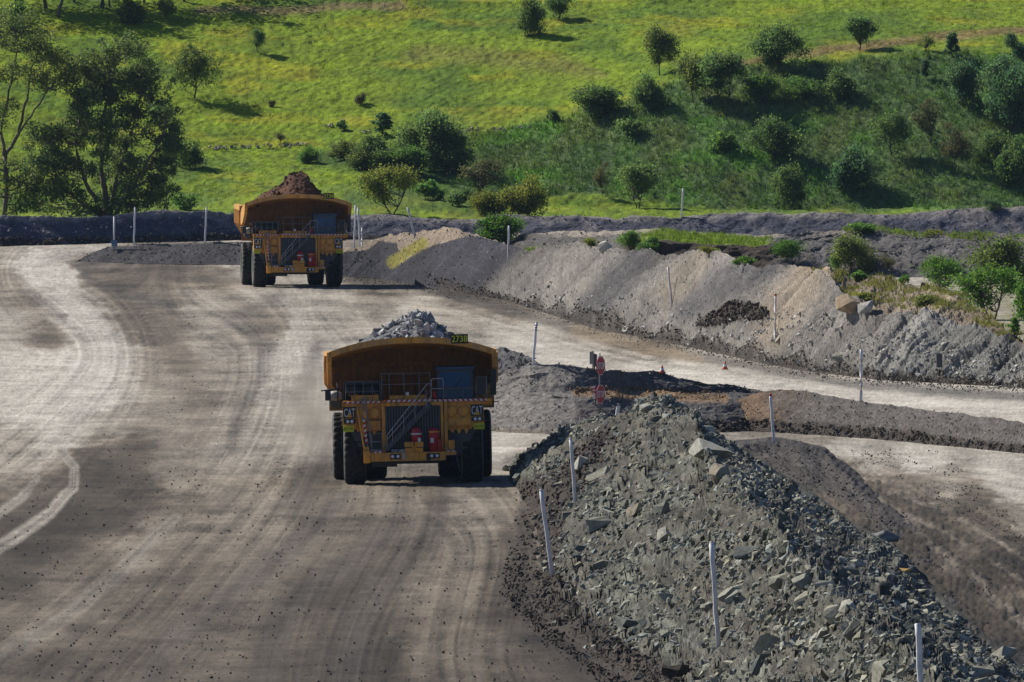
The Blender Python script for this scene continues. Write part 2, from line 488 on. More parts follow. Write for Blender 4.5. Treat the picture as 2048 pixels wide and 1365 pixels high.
for dx in (-3.2, 3.2):
    gc = blend(gc, DARK, 0.45 * S([(118 + dx, 902), (148 + dx, 935), (146 + dx, 975), (100 + dx, 1025), (40 + dx, 1068), (-40 + dx, 1115)], 1.8, 0.7, 2, 25))
gc = blend(gc, BROWN, 0.8 * S([(1060, 960, 14), (1050, 1060, 18), (1030, 1160, 22), (1070, 1260, 22), (1180, 1350, 26), (1300, 1420, 40)], 20, 0.8, 8, 27))
gc = blend(gc, DARK, 0.7 * S([(700, 556, 8), (820, 570, 10), (960, 605, 12), (1090, 640, 13), (1220, 675, 14), (1400, 715, 11), (1700, 768, 9), (2050, 795, 9), (2400, 820, 9)], 10, 0.9, 5, 28))
gc = blend(gc, (0.24, 0.185, 0.12), 0.6 * S([(1150, 665, 14), (1260, 690, 14), (1400, 720, 8)], 10, 1, 6, 29))
# churned dark mud beyond the rubble berm
gc = blend(gc, BEIGE, 0.4 * S([(1700, 965, 8), (1760, 1010, 12), (1860, 1080, 8), (1900, 1130, 20)], 14, 1, 14, 31))
gc = blend(gc, BEIGE, 0.45 * S([(1950, 1150, 6), (1990, 1200, 9), (2060, 1260, 9)], 9, 1, 10, 32))
gc = blend(gc, BEIGE, 0.6 * S([(1780, 985), (1880, 1020), (1980, 1075), (2100, 1150)], 4, 0.9, 4, 34))
gc = blend(gc, BEIGE, 0.5 * S([(1740, 1000), (1860, 1050), (1960, 1110), (2100, 1200)], 4, 0.9, 4, 35))
gc = blend(gc, (0.40, 0.375, 0.33), 0.62 * S([(225, 496, 5), (100, 508, 10), (52, 535, 17), (82, 575, 25), (138, 622, 30), (196, 680, 36), (200, 735, 44), (150, 800, 50)], 30, 0.9, 16, 50))
gc = blend(gc, (0.075, 0.068, 0.062), 0.6 * S([(235, 520, 8), (160, 535, 7), (175, 562, 9), (260, 590, 12), (340, 612, 10)], 9, 0.9, 8, 51))
# wheel tracks: fine streaks that follow each lane
LANES = [([(235, 496), (100, 508), (45, 535), (75, 575), (130, 615), (190, 665), (205, 730), (150, 800), (60, 880), (-100, 1000)], 70),
         ([(480, 526), (415, 533), (440, 552), (520, 585), (585, 650), (600, 740), (590, 830), (555, 920), (490, 1020), (380, 1140), (240, 1280), (130, 1420)], 95),
         ([(700, 590), (760, 650), (800, 720), (825, 800), (828, 966), (815, 1060), (740, 1180), (690, 1290), (670, 1450)], 95),
         ([(880, 985), (950, 1030), (985, 1100), (950, 1220), (930, 1330), (990, 1450)], 80),
         ([(660, 590), (880, 618), (1010, 655), (1120, 690), (1300, 735), (1500, 765), (1750, 800), (2100, 842), (2400, 880)], 26),
         ([(960, 900), (1240, 885), (1430, 882), (1620, 898), (1800, 920), (2060, 965), (2400, 1040)], 34),
         ([(1640, 930), (1760, 1000), (1880, 1090), (2000, 1190), (2200, 1340)], 70),
         ([(1760, 960), (1880, 1010), (2000, 1080), (2200, 1180)], 40),
         ([(350, 1030), (240, 1140), (120, 1240), (-20, 1330)], 60)]
def lane_coords(PX, PY, pts):
    bd = np.full(PX.shape, 1e9); sd = np.zeros(PX.shape); sa = np.zeros(PX.shape); acc = 0.0
    # round the corners first
    for _ in range(2):
        q = [pts[0]]
        for a, b in zip(pts[:-1], pts[1:]): q += [(a[0] * .75 + b[0] * .25, a[1] * .75 + b[1] * .25), (a[0] * .25 + b[0] * .75, a[1] * .25 + b[1] * .75)]
        pts = q + [pts[-1]]
    for a, b in zip(pts[:-1], pts[1:]):
        dx, dy = b[0] - a[0], b[1] - a[1]; L = math.hypot(dx, dy) + 1e-9
        t = np.clip(((PX - a[0]) * dx + (PY - a[1]) * dy) / L ** 2, 0, 1)
        ex, ey = PX - a[0] - t * dx, PY - a[1] - t * dy
        d = np.hypot(ex, ey); m_ = d < bd
        bd = np.where(m_, d, bd); sd = np.where(m_, np.sign(dx * ey - dy * ex) * d, sd); sa = np.where(m_, acc + t * L, sa)
        acc += L
    return sd, sa
strk_g = np.zeros(gpx.shape); wsum = np.full(gpx.shape, 1e-3)
sub_ = inside
PXs, PYs = gpx[sub_], gpy[sub_]
tot = np.zeros(PXs.shape); wt = np.full(PXs.shape, 0.05)
for k, (pts, wd) in enumerate(LANES):
    d, a = lane_coords(PXs, PYs, pts)
    d = d + 3 * fbm(a / 90, d / 40, 400 + k, 3)
    sc_ = np.clip((PYs + 103) / 900, 0.35, 1.6)
    f1 = fbm(d / (7 * sc_), a / 190, 410 + k, 3); f2 = fbm(d / (22 * sc_), a / 320, 420 + k, 3); f3 = fbm(d / (3.2 * sc_), a / 110, 430 + k, 2)
    v = np.tanh(2.2 * f1) * 0.55 + np.tanh(2.0 * f2) * 0.55 + 0.35 * f3
    tread = np.clip(1.6 * np.abs(fbm(d / (9 * sc_), a / 400, 440 + k, 2)) - 0.0, 0, 1)
    v = v + 0.25 * np.sin(a / 1.3) * (tread < 0.10)
    for m_, off in enumerate(np.array([-0.95, -0.72, -0.5, -0.27, -0.08, 0.12, 0.3, 0.55, 0.78, 1.0]) * wd):
        on = smooth(-0.15, 0.25, fbm(a / 210 + 7 * m_, a * 0 + m_, 450 + k, 2))
        wl_ = (1.6 + 1.2 * (m_ % 3)) * sc_
        v = v + (0.75 if m_ % 2 else -0.85) * on * np.exp(-((d - off - 7 * fbm(a / 260, a * 0 + m_, 470 + k, 2)) / wl_) ** 2) * (0.75 + 0.25 * np.sin(a / 2.1))
    w = np.exp(-(d / wd) ** 2)
    tot += w * v; wt += w
flow = np.zeros(gpx.shape); flow[sub_] = tot / wt
crossd = np.tanh(2.5 * fbm(gX / 3.2, gY / 9.0, 43, 5))
grit = fbm(gX / 0.55, gY / 2.2, 45, 3)
big = fbm(gpx / 60, gpy / 26, 44, 4)
calm = 1 - 0.5 * smooth(150, 185, lum)
k1 = 1 + (0.34 * flow + 0.28 * crossd + 0.20 * big) * calm + 0.22 * grit
gc = gc * (1 - 0.30 * mud * smooth(-0.4, 0.2, fbm(gpx / 40, gpy / 18, 48, 3)))[..., None]
gv_ = smooth(1860, 1920, gpx) * smooth(540, 556, gpy) * (1 - smooth(680, 720, gpy))
gc = blend(gc, (0.17, 0.165, 0.06), gv_ * (0.55 + 0.4 * fbm(gpx / 20, gpy / 9, 47, 3)))
fine = RNG.normal(0, 0.12, gpx.shape)
gc = gc * np.clip(k1 + fine, 0.3, 2.0)[..., None]
gc = np.where(inside[..., None], gc, rgb(MID) * 0.9)
gZ = gZ + np.where(inside, 0.025 * flow, 0) * (gpx < 2200)
gv = np.stack([gX, gY, gZ], -1)
R_, C_ = gX.shape
ii = np.arange(R_ * C_).reshape(R_, C_)
gf = np.stack([ii[:-1, :-1], ii[:-1, 1:], ii[1:, 1:], ii[1:, :-1]], -1).reshape(-1, 4)
tag(link('ground', np_mesh('ground', gv.reshape(-1, 3), gf, M['road'], np.clip(gc, 0.02, 0.6).reshape(-1, 3), True)),
    'wide dirt haul road and bare mine ground with dusty tracks', kind='structure')
def ground_z(X, Y): return float(road_camber(np.array(X), np.array(Y)))

cols_all = lambda a, b, st: np.arange(a, b + 0.1, st)

# ---- dark berm along the foot of the hill
cols = cols_all(-260, 2310, 3)
far_berm = Patch(cols, [
    (C([(-260, 494), (0, 493), (100, 491), (240, 487), (480, 481), (700, 480), (1000, 481), (1400, 484), (2310, 488)]), 'z', const(0)),
    (C([(-260, 429), (0, 429), (60, 427), (130, 430), (200, 429), (250, 424), (330, 419), (400, 418), (470, 424), (560, 430), (700, 429), (830, 431),
        (900, 438), (950, 436), (1010, 429), (1100, 429), (1210, 431), (1238, 438), (1265, 430), (1360, 434), (1420, 427), (1480, 424), (1560, 423),
        (1750, 426), (1850, 417), (1950, 411), (2048, 408), (2310, 402)]), 's', const(0.62)),
    (const(426), 'back', const(6.0))], [34, 6], 3)
P = far_berm
edge = smooth(0, 0.12, P.L) * (1 - smooth(1.35, 1.9, P.L))
P.rough(edge * (0.22 * fbm(P.X / 2.6, P.L * 2.5, 51, 4) + 0.10 * fbm(P.X / 0.5, P.L * 9, 52, 3)), edge * 0.35 * fbm(P.X / 1.7, P.L * 3, 53, 3))
c = np.ones(P.X.shape + (3,)) * rgb((0.072, 0.076, 0.102))
c = blend(c, (0.26, 0.24, 0.225), smooth(0.66, 0.98, P.L + 0.14 * fbm(P.X / 1.5, P.L * 3, 54, 3)))  # pale crest: dust, with the sunlit highlight painted in as well
c = blend(c, BROWN, 0.8 * (1 - smooth(0.10, 0.35, P.L + 0.1 * fbm(P.X / 1.2, P.L * 4, 55, 3))) * (P.px < 900))
c = blend(c, (0.19, 0.175, 0.17), 0.8 * smooth(0.1, 0.55, fbm(P.px / 30 + P.L * 2.5, P.L * 1.2, 56, 3)))
c = c * (1 + 0.35 * fbm(P.X / 0.4, P.L * 14, 57, 3) + RNG.normal(0, 0.1, P.X.shape))[..., None]
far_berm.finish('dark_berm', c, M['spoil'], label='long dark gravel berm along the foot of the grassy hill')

# ---- low dark berm between the two road branches on the far left
cols = cols_all(150, 640, 2)
median = Patch(cols, [
    (C([(150, 524), (200, 526), (300, 528), (400, 529.5), (520, 531), (640, 533)]), 'z', const(0)),
    (C([(150, 525), (180, 505), (215, 492), (240, 489), (300, 484), (400, 481), (520, 478), (600, 505), (640, 532)]), 's', const(0.5)),
    (const(476), 'back', const(4.0))], [22, 5], 3)
P = median
edge = smooth(0, 0.12, P.L) * (1 - smooth(1.3, 1.9, P.L))
P.rough(edge * (0.10 * fbm(P.X / 1.6, P.L * 2.5, 61, 4) + 0.05 * fbm(P.X / 0.3, P.L * 9, 62, 3)), edge * 0.2 * fbm(P.X / 1.2, P.L * 3, 63, 3))
c = np.ones(P.X.shape + (3,)) * rgb((0.062, 0.060, 0.064))
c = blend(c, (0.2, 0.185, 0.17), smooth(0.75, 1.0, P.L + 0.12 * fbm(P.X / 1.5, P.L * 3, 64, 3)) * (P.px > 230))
c = c * (1 + 0.35 * fbm(P.X / 0.3, P.L * 12, 65, 3) + RNG.normal(0, 0.1, P.X.shape))[..., None]
median.finish('median_berm', c, M['spoil'], label='low dark gravel berm tapering to a point between two road branches')

# ---- rough bank behind the spoil piles, with a cut face and gravel slope
cols = cols_all(880, 2310, 2.5)
bank = Patch(cols, [
    (C([(880, 520), (1000, 520), (1200, 535), (1300, 548), (1500, 550), (1600, 552), (1750, 554), (1900, 556), (2048, 558), (2310, 560)]), 'z', const(0)),
    (C([(880, 505), (1000, 498), (1180, 500), (1235, 500), (1260, 490), (1330, 488), (1420, 494), (1540, 494), (1600, 492), (1700, 490), (1850, 498), (2048, 506), (2310, 512)]), 's',
     C([(880, .2), (1200, .25), (1240, .9), (1540, .9), (1600, .45), (2310, .4)])),
    (C([(880, 476), (940, 470), (1060, 465), (1130, 461), (1200, 461), (1260, 456), (1320, 455), (1380, 460), (1440, 466), (1520, 471), (1600, 468), (1650, 462), (1690, 458), (1730, 452), (1760, 452),
        (1800, 461), (1850, 464), (1900, 463), (1950, 467), (2048, 468), (2310, 468)]), 's', C([(880, .12), (1200, .14), (1240, .1), (1500, .1), (1600, .3), (2310, .3)])),
    (const(455), 'back', const(12.0))], [24, 26, 5], 3)
P = bank
edge = smooth(0, 0.15, P.L) * (1 - smooth(2.4, 2.95, P.L))
P.rough(edge * (0.28 * fbm(P.X / 2.2, P.L * 4, 71, 4) + 0.12 * fbm(P.X / 0.5, P.L * 12, 72, 3)), edge * 0.6 * fbm(P.X / 1.3, P.L * 4, 73, 3))
c = np.ones(P.X.shape + (3,)) * rgb((0.125, 0.118, 0.115))
c = blend(c, (0.085, 0.08, 0.072), 0.8 * (1 - smooth(1200, 1250, P.px)) * (1 - smooth(1.7, 1.9, P.L)))
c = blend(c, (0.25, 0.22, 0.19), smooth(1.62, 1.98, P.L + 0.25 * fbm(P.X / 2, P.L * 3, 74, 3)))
cut = smooth(1225, 1260, P.px) * (1 - smooth(1530, 1570, P.px))
c = blend(c, (0.055, 0.042, 0.035), cut * (P.L < 1.12))
gw = smooth(1270, 1300, P.px) * (1 - smooth(1520, 1560, P.px)) * smooth(1.08, 1.16, P.L) * (1 - smooth(1.75, 2.0, P.L + 0.2 * fbm(P.X / 2, P.L * 4, 75, 3)))
c = blend(c, (0.15, 0.21, 0.022), gw * 0.95)
gw2 = smooth(1660, 1720, P.px) * smooth(1.55, 1.9, P.L + 0.5 * fbm(P.px / 40, P.L * 2, 76, 3)) * 0.75
c = blend(c, (0.15, 0.18, 0.04), gw2 * smooth(-0.15, 0.4, fbm(P.px / 30, P.L * 2, 77, 3)))
gw3 = (1 - smooth(1110, 1220, P.px)) * (1 - smooth(0.8, 1.3, P.L)) * smooth(-0.2, 0.4, fbm(P.px / 40, P.L * 3, 78, 3))
c = blend(c, (0.16, 0.20, 0.035), gw3 * 0.8)
c = c * (1 + 0.35 * fbm(P.px / 5 + P.py / 6, P.L * 6, 79, 3) + RNG.normal(0, 0.12, P.X.shape))[..., None]
bank.finish('rough_bank', c, M['spoil'], label='rough gravel bank with an undercut earth face and a grassy top')

# ---- long spoil windrow on the far side of the right-hand road
cols = cols_all(560, 2310, 2)
spoil = Patch(cols, [
    (C([(560, 545), (676, 552), (760, 557), (870, 578), (1000, 600), (1080, 624), (1200, 662), (1330, 684), (1400, 700), (1500, 722), (1600, 742), (1750, 760), (1900, 768), (2048, 776), (2310, 790)]), 'z', const(0)),
    (C([(560, 543), (600, 525), (676, 505), (740, 493), (800, 494), (830, 485), (880, 480), (930, 472), (960, 480), (1000, 512), (1060, 512), (1120, 500), (1200, 508), (1330, 515), (1420, 518), (1480, 560), (1520, 575),
        (1570, 580), (1610, 556), (1660, 560), (1690, 600), (1750, 632), (1870, 643), (1950, 655), (2021, 673), (2048, 690), (2310, 730)]), 's', const(0.6)),
    (C([(560, 541), (600, 515), (676, 492), (700, 488), (740, 474), (800, 464), (850, 459), (900, 459), (930, 468), (960, 477), (1000, 490), (1050, 507), (1100, 490), (1150, 486), (1200, 499), (1260, 503), (1330, 508), (1360, 505), (1420, 503), (1450, 508),
        (1500, 530), (1550, 528), (1600, 528), (1650, 546), (1700, 550), (1780, 553), (1840, 563), (1896, 585), (1951, 611), (2021, 664), (2048, 684), (2310, 722)]), 's',
     C([(676, .25), (1000, .3), (1480, .3), (1620, .12), (1700, .1), (2000, .1), (2310, .3)])),
    (C([(0, 480), (3000, 480)]), 'back', const(7.0))], [56, 22, 5], 4)
P = spoil
edge = smooth(0, 0.1, P.L) * (1 - smooth(2.3, 2.9, P.L))
q = P.px + 0.95 * P.py
strk = fbm(q / 7, P.py / 90, 81, 4)
slump = fbm(q / 55, P.py / 130, 82, 3)
top = 1 - 0.8 * smooth(0.85, 1.1, P.L)
lobe = np.full(P.X.shape, -1.0); lid = np.zeros(P.X.shape)
for k_, (c_, w_) in enumerate([(700, 70), (800, 80), (890, 70), (975, 70), (1062, 75), (1150, 70), (1240, 75), (1335, 70), (1425, 75), (1510, 60), (1610, 85), (1730, 80), (1835, 75), (1930, 70), (2035, 80), (2130, 80), (2230, 80)]):
    v_ = 1 - ((q - 551 - c_ + 10 * fbm(P.py / 22, P.py * 0 + k_, 96, 3)) / w_) ** 2
    m_ = v_ > lobe; lobe = np.where(m_, v_, lobe); lid = np.where(m_, (k_ * 37 % 11) / 11.0, lid)
lobe = np.clip(lobe, -0.2, 1)
P.rough(edge * (0.35 + 0.65 * top) * 0.85 * (lobe - 0.6))
P.rough(edge * (top * 0.13 * strk + (0.25 + 0.75 * top) * 0.75 * slump + top * 0.55 * fbm(q / 20, P.py / 110, 95, 3) + 0.17 * fbm(P.X / 0.6, P.L * 14, 83, 3) + 0.12 * fbm(P.px / 6, P.py / 4, 89, 3)), edge * 0.5 * fbm(q / 25, P.py / 60, 84, 3))
c = np.ones(P.X.shape + (3,)) * rgb((0.200, 0.187, 0.170))
zone = C([(676, 1), (935, 1), (1005, 1.0), (1020, 0), (2400, 0)])(P.px - 0.55 * (P.py - 500) * 0 + 0)
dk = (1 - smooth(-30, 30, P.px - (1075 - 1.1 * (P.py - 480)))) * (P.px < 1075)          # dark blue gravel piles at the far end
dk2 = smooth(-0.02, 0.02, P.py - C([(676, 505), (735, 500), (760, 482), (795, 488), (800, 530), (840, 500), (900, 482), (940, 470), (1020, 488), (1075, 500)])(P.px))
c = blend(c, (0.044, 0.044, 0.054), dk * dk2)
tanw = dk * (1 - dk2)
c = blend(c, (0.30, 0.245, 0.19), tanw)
gs = stroke(P.px, P.py, [(845, 487), (815, 505), (785, 525)], 11, 0.5, 3, 85)
c = blend(c, (0.24, 0.22, 0.05), gs)
c = blend(c, (0.085, 0.083, 0.088), (1 - dk) * 0.85 * stroke(P.px + 0.0, P.py, [(1290, 505, 30), (1230, 570, 38), (1170, 630, 20)], 30, 0.8, 12, 86))
c = blend(c, (0.09, 0.087, 0.092), 0.85 * stroke(P.px, P.py, [(1530, 535, 26), (1440, 570, 34), (1370, 620, 26)], 30, 0.8, 12, 87))
c = blend(c, (0.27, 0.21, 0.145), 0.5 * stroke(P.px, P.py, [(1620, 555, 36), (1560, 620, 40), (1540, 670, 34)], 30, 1, 14, 88))
c = blend(c, (0.27, 0.215, 0.15), 0.35 * stroke(P.px, P.py, [(1400, 520, 22), (1340, 580, 26)], 24, 1, 14, 89))
c = blend(c, (0.20, 0.20, 0.182), 0.9 * smooth(1660, 1900, P.px + 1.2 * (P.py - 690)) * (P.L < 1.1))
c = blend(c, (0.15, 0.13, 0.12), 0.85 * stroke(P.px, P.py, [(1940, 620, 16), (2020, 668, 14), (2080, 700, 14)], 14, 0.8, 5, 90))
c = blend(c, (0.27, 0.20, 0.12), 0.6 * (P.L > 1.05) * smooth(1560, 1640, P.px))
c = blend(c, (0.17, 0.18, 0.06), 0.5 * (P.L > 1.1) * smooth(1640, 1760, P.px) * smooth(0.0, 0.4, fbm(P.px / 28, P.py / 10, 91, 3)))
c = blend(c, BROWN, 0.92 * (1 - smooth(0.02, 0.15, P.L + 0.07 * fbm(P.px / 12, P.L * 6, 92, 3))) * smooth(850, 900, P.px))
c = blend(c, BROWN, 0.95 * stroke(P.px, P.py, [(1410, 645, 12), (1470, 622, 20), (1520, 625, 14)], 16, 0.5, 10, 93))
lightening = 1 + 0.30 * strk + 0.32 * slump + 0.25 * fbm(q / 20, P.py / 110, 95, 3) + 0.22 * fbm(P.X / 0.5, P.L * 16, 94, 3) + RNG.normal(0, 0.09, P.X.shape)  # shade of the gullies painted into the colour, following the relief
c = c * (np.clip(lightening, 0.4, 1.8) * (0.84 + 0.34 * lid) * (0.86 + 0.14 * smooth(0.1, 0.6, lobe)))[..., None]
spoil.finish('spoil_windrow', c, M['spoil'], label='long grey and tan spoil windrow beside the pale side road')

# ---- island berm between the two side roads
cols = cols_all(880, 1530, 2)
island = Patch(cols, [
    (C([(880, 855), (960, 863), (1060, 869), (1150, 872), (1240, 872), (1300, 870), (1430, 866), (1530, 860)]), 'z', const(0)),
    (C([(880, 853), (960, 810), (1040, 800), (1130, 800), (1230, 795), (1300, 806), (1430, 805), (1530, 795)]), 's', C([(960, .5), (1200, .45), (1260, .3), (1530, .25)])),
    (C([(880, 851), (960, 800), (1040, 785), (1130, 786), (1240, 781), (1340, 783), (1420, 786), (1500, 784), (1530, 790)]), 's', C([(960, .3), (1240, .05), (1530, .05)])),
    (C([(880, 849), (960, 770), (985, 748), (1040, 731), (1110, 726), (1200, 737), (1270, 741), (1300, 739), (1350, 752), (1420, 764), (1470, 768), (1497, 776), (1530, 786)]), 's', const(0.55)),
    (const(700), 'back', const(5.0))], [28, 6, 24, 4], 2)
P = island
edge = smooth(0, 0.1, P.L) * (1 - smooth(3.3, 3.9, P.L))
P.rough(edge * (0.16 * fbm(P.X / 1.8, P.L * 4, 101, 4) + 0.07 * fbm(P.X / 0.35, P.L * 12, 102, 3)), edge * 0.4 * fbm(P.X / 1.2, P.L * 3, 103, 3))
c = np.ones(P.X.shape + (3,)) * rgb((0.19, 0.178, 0.165))
c = blend(c, (0.11, 0.105, 0.102), smooth(1060, 1240, P.px + 60 * fbm(P.px / 60, P.py / 20, 104, 3)))
c = blend(c, (0.26, 0.165, 0.085), 0.85 * stroke(P.px, P.py, [(1150, 785, 7), (1250, 788, 12), (1340, 792, 12), (1450, 797, 10)], 10, 0.8, 8, 105))
c = blend(c, (0.075, 0.072, 0.074), 0.8 * stroke(P.px, P.py, [(1360, 778, 10), (1430, 776, 15), (1490, 782, 8)], 12, 0.5, 5, 106))
c = blend(c, BROWN, 0.8 * (1 - smooth(0.1, 0.45, P.L + 0.2 * fbm(P.px / 20, P.L * 4, 107, 3))) * smooth(1180, 1260, P.px))
c = blend(c, (0.15, 0.12, 0.09), 0.7 * (1 - smooth(0.05, 0.25, P.L)))
c = c * (1 + 0.30 * fbm(P.X / 0.25, P.L * 18, 108, 3) + RNG.normal(0, 0.11, P.X.shape))[..., None]
island.finish('island_berm', c, M['spoil'], label='rounded grey gravel berm behind the stop signs')

cols = cols_all(1390, 2310, 2)
island2 = Patch(cols, [
    (C([(1390, 852), (1440, 857), (1520, 863), (1600, 868), (1700, 875), (1850, 888), (2048, 908), (2310, 935)]), 'z', const(0)),
    (C([(1390, 846), (1440, 815), (1480, 795), (1520, 782), (1560, 775), (1640, 783), (1722, 799), (1850, 815), (1950, 830), (2048, 846), (2310, 878)]), 's', const(0.5)),
    (const(780), 'back', const(5.0))], [44, 4], 3)
P = island2
edge = smooth(0, 0.1, P.L) * (1 - smooth(1.3, 1.9, P.L))
P.rough(edge * (0.15 * fbm(P.X / 1.6, P.L * 3, 111, 4) + 0.07 * fbm(P.X / 0.35, P.L * 12, 112, 3)), edge * 0.4 * fbm(P.X / 1.2, P.L * 3, 113, 3))
c = np.ones(P.X.shape + (3,)) * rgb((0.118, 0.108, 0.102))
c = blend(c, (0.165, 0.105, 0.06), 0.8 * (1 - smooth(1500, 1640, P.px + 50 * fbm(P.px / 50, P.L * 3, 114, 3))))
c = blend(c, BROWN, 0.9 * (1 - smooth(0.15, 0.4, P.L + 0.15 * fbm(P.px / 20, P.L * 4, 115, 3))))
c = c * (1 + 0.30 * fbm(P.X / 0.25, P.L * 14, 116, 3) + RNG.normal(0, 0.11, P.X.shape))[..., None]
island2.finish('gravel_berm', c, M['spoil'], label='low brown to grey gravel berm curving away between the side roads')

# ---- small dark heap behind the nearer truck
cols = cols_all(930, 1110, 1.5)
heap = Patch(cols, [
    (C([(930, 740), (970, 750), (1085, 758), (1110, 758)]), 'z', const(0)),
    (C([(930, 739), (970, 716), (990, 700), (1010, 696), (1040, 702), (1062, 712), (1085, 735), (1110, 757)]), 's', const(0.7)),
    (const(690), 'back', const(4.0))], [36, 4], 3)
P = heap
edge = smooth(0, 0.1, P.L) * (1 - smooth(1.3, 1.9, P.L))
P.rough(edge * (0.25 * fbm(P.X / 0.7, P.L * 5, 121, 4)), edge * 0.5 * fbm(P.X / 0.6, P.L * 4, 122, 3))
c = np.ones(P.X.shape + (3,)) * rgb((0.105, 0.105, 0.108)) * (1 + 0.4 * fbm(P.X / 0.3, P.L * 12, 123, 3))[..., None]
heap.finish('gravel_heap', c, M['spoil'], label='small dark gravel heap beside the nearer truck')

# ---- dark gravel windrow behind the rubble berm
cols = cols_all(1420, 2310, 2.5)
dark_row = Patch(cols, [
    (C([(1420, 935), (1500, 945), (1560, 960), (1640, 985), (1700, 1030), (1760, 1075), (1830, 1135), (1900, 1215), (1980, 1280), (2048, 1330), (2310, 1520)]), 'z', const(0)),
    (C([(1420, 905), (1480, 890), (1545, 885), (1600, 890), (1650, 904), (1690, 945), (1740, 995), (1790, 1050), (1850, 1105), (1905, 1160), (1960, 1220), (2048, 1295), (2310, 1480)]), 'z',
     C([(1420, .5), (1480, 1.0), (1600, 1.1), (1660, 0.75), (1720, .4), (1780, .1), (1850, -.1), (2310, -.1)])),
    (C([(1420, 882), (1545, 876), (1600, 882), (1650, 893), (1700, 930), (1750, 972), (1800, 1020), (1860, 1070), (1930, 1130), (2048, 1240), (2310, 1420)]), 'z', const(-0.12))], [40, 24], 6)
P = dark_row
edge = smooth(0, 0.1, P.L) * (1 - smooth(1.6, 1.95, P.L))
P.rough(edge * (0.24 * fbm(P.X / 1.6, P.Y / 16, 131, 4) + 0.10 * fbm(P.px / 12, P.py / 7, 132, 3)))
c = np.ones(P.X.shape + (3,)) * rgb((0.060, 0.054, 0.051))
c = blend(c, (0.10, 0.092, 0.086), 0.6 * smooth(0.0, 0.5, fbm(P.X / 1.5, P.L * 3, 133, 3)))
c = c * (1 + 0.35 * fbm(P.X / 0.25, P.L * 14, 134, 3) + RNG.normal(0, 0.1, P.X.shape))[..., None]
dark_row.finish('dark_windrow', c, M['spoil'], label='low dark gravel windrow behind the rubble berm')

# ---- the rubble berm in front
cols = cols_all(1005, 2310, 2)
rubble = Patch(cols, [
    (C([(1005, 952), (1025, 1190), (1040, 1225), (1075, 1255), (1100, 1272), (1130, 1292), (1200, 1342), (1260, 1372), (1400, 1470), (1600, 1640), (2310, 2200)]), 'z', const(0)),
    (C([(1005, 948), (1030, 935), (1110, 880), (1150, 858), (1180, 846), (1205, 838), (1225, 846), (1245, 838), (1275, 818), (1305, 808), (1340, 815), (1390, 850), (1426, 930), (1480, 974), (1538, 1032),
        (1579, 1090), (1641, 1143), (1703, 1214), (1765, 1268), (1900, 1390), (2310, 1760)]), 'z',
     C([(1005, .1), (1030, .5), (1110, 1.8), (1180, 2.9), (1230, 3.1), (1300, 4.3), (1480, 4.8), (1700, 4.8), (2310, 4.7)])),
    (C([(1005, 945), (1030, 932), (1110, 877), (1150, 855), (1180, 843), (1205, 835), (1225, 843), (1245, 835), (1275, 815), (1305, 805), (1340, 811), (1390, 831), (1440, 872), (1490, 905), (1560, 946),
        (1610, 972), (1660, 1010), (1700, 1040), (1745, 1068), (1800, 1100), (1850, 1160), (1900, 1205), (2000, 1295), (2048, 1335), (2310, 1570)]), 'z',
     C([(1005, -.1), (1300, 3.4), (1390, 2.6), (1480, .8), (1600, 0.1), (2310, 0)]))], [150, 90], 2)
P = rubble
edge = smooth(0, 0.08, P.L) * (1 - smooth(1.9, 2.0, P.L))
left_edge = C([(800, 1215), (830, 1185), (846, 1150), (860, 1118), (880, 1085), (900, 1052), (930, 1020), (950, 1010), (972, 1040), (990, 1066), (1010, 1062), (1060, 1072), (1100, 1062), (1150, 1040), (1200, 1044), (1240, 1072), (1290, 1128), (1340, 1198), (1372, 1258)])
lat = smooth(0, 1, (P.px + 4 - left_edge(P.py) - 8 * fbm(P.py / 18, P.py * 0, 140, 3)) / C([(900, 20), (950, 45), (1010, 90)])(P.py))
lat = np.where(P.py > 1368, 1, lat)
edge = edge * np.minimum(lat * 3, 1)
near = 1 - 0.6 * smooth(1.0, 1.2, P.L)
P.rough((P.Z * lat - 0.12 * (lat < 0.004)) - P.Z + edge * (0.45 * fbm(P.X / 3.0, P.Y / 18, 141, 4) + near * 0.22 * fbm(P.X / 0.8, P.Y / 5.0, 142, 4) + near * 0.10 * fbm(P.px / 9, P.py / 6, 143, 3)))
wq = 10 * fbm(P.px / 40, P.py / 30, 148, 3)
c1, g1, r1_, t1_ = cells((P.px + wq) / 34, (P.py + 0.35 * P.px + wq) / 21, 149)
c2, g2, r2_, t2_ = cells((P.px + wq) / 13, (P.py + 0.3 * P.px) / 8.5, 150)
rocky = smooth(-0.2, 0.25, fbm(P.px / 60, P.py / 38, 144, 3) + 0.1) * edge
keep1 = (r1_ > 0.42) * rocky
P.rough(keep1 * (0.07 + 0.22 * (r1_ - 0.42) + 0.45 * t1_) * smooth(0.0, 0.30, g1) * (1 - 0.5 * c1) + edge * (0.05 * r2_ + 0.08 * t2_) * smooth(0.0, 0.3, g2) * (r2_ > 0.3))
c = np.ones(P.X.shape + (3,)) * rgb((0.085, 0.080, 0.064))
c = blend(c, (0.110, 0.114, 0.094), 0.85 * smooth(-0.15, 0.4, fbm(P.px / 70, P.py / 40, 144, 3)))
c = blend(c, (0.075, 0.068, 0.058), 0.7 * smooth(0.15, 0.5, fbm(P.px / 45, P.py / 30, 145, 4)))
low = 1 - smooth(-14, 30, P.px - C([(800, 1190), (840, 1235), (880, 1215), (940, 1175), (1000, 1135), (1100, 1105), (1180, 1120), (1260, 1210), (1340, 1330), (1420, 1450), (2000, 1900)])(P.py)
                 + 26 * fbm(P.px / 30, P.py / 20, 146, 3))
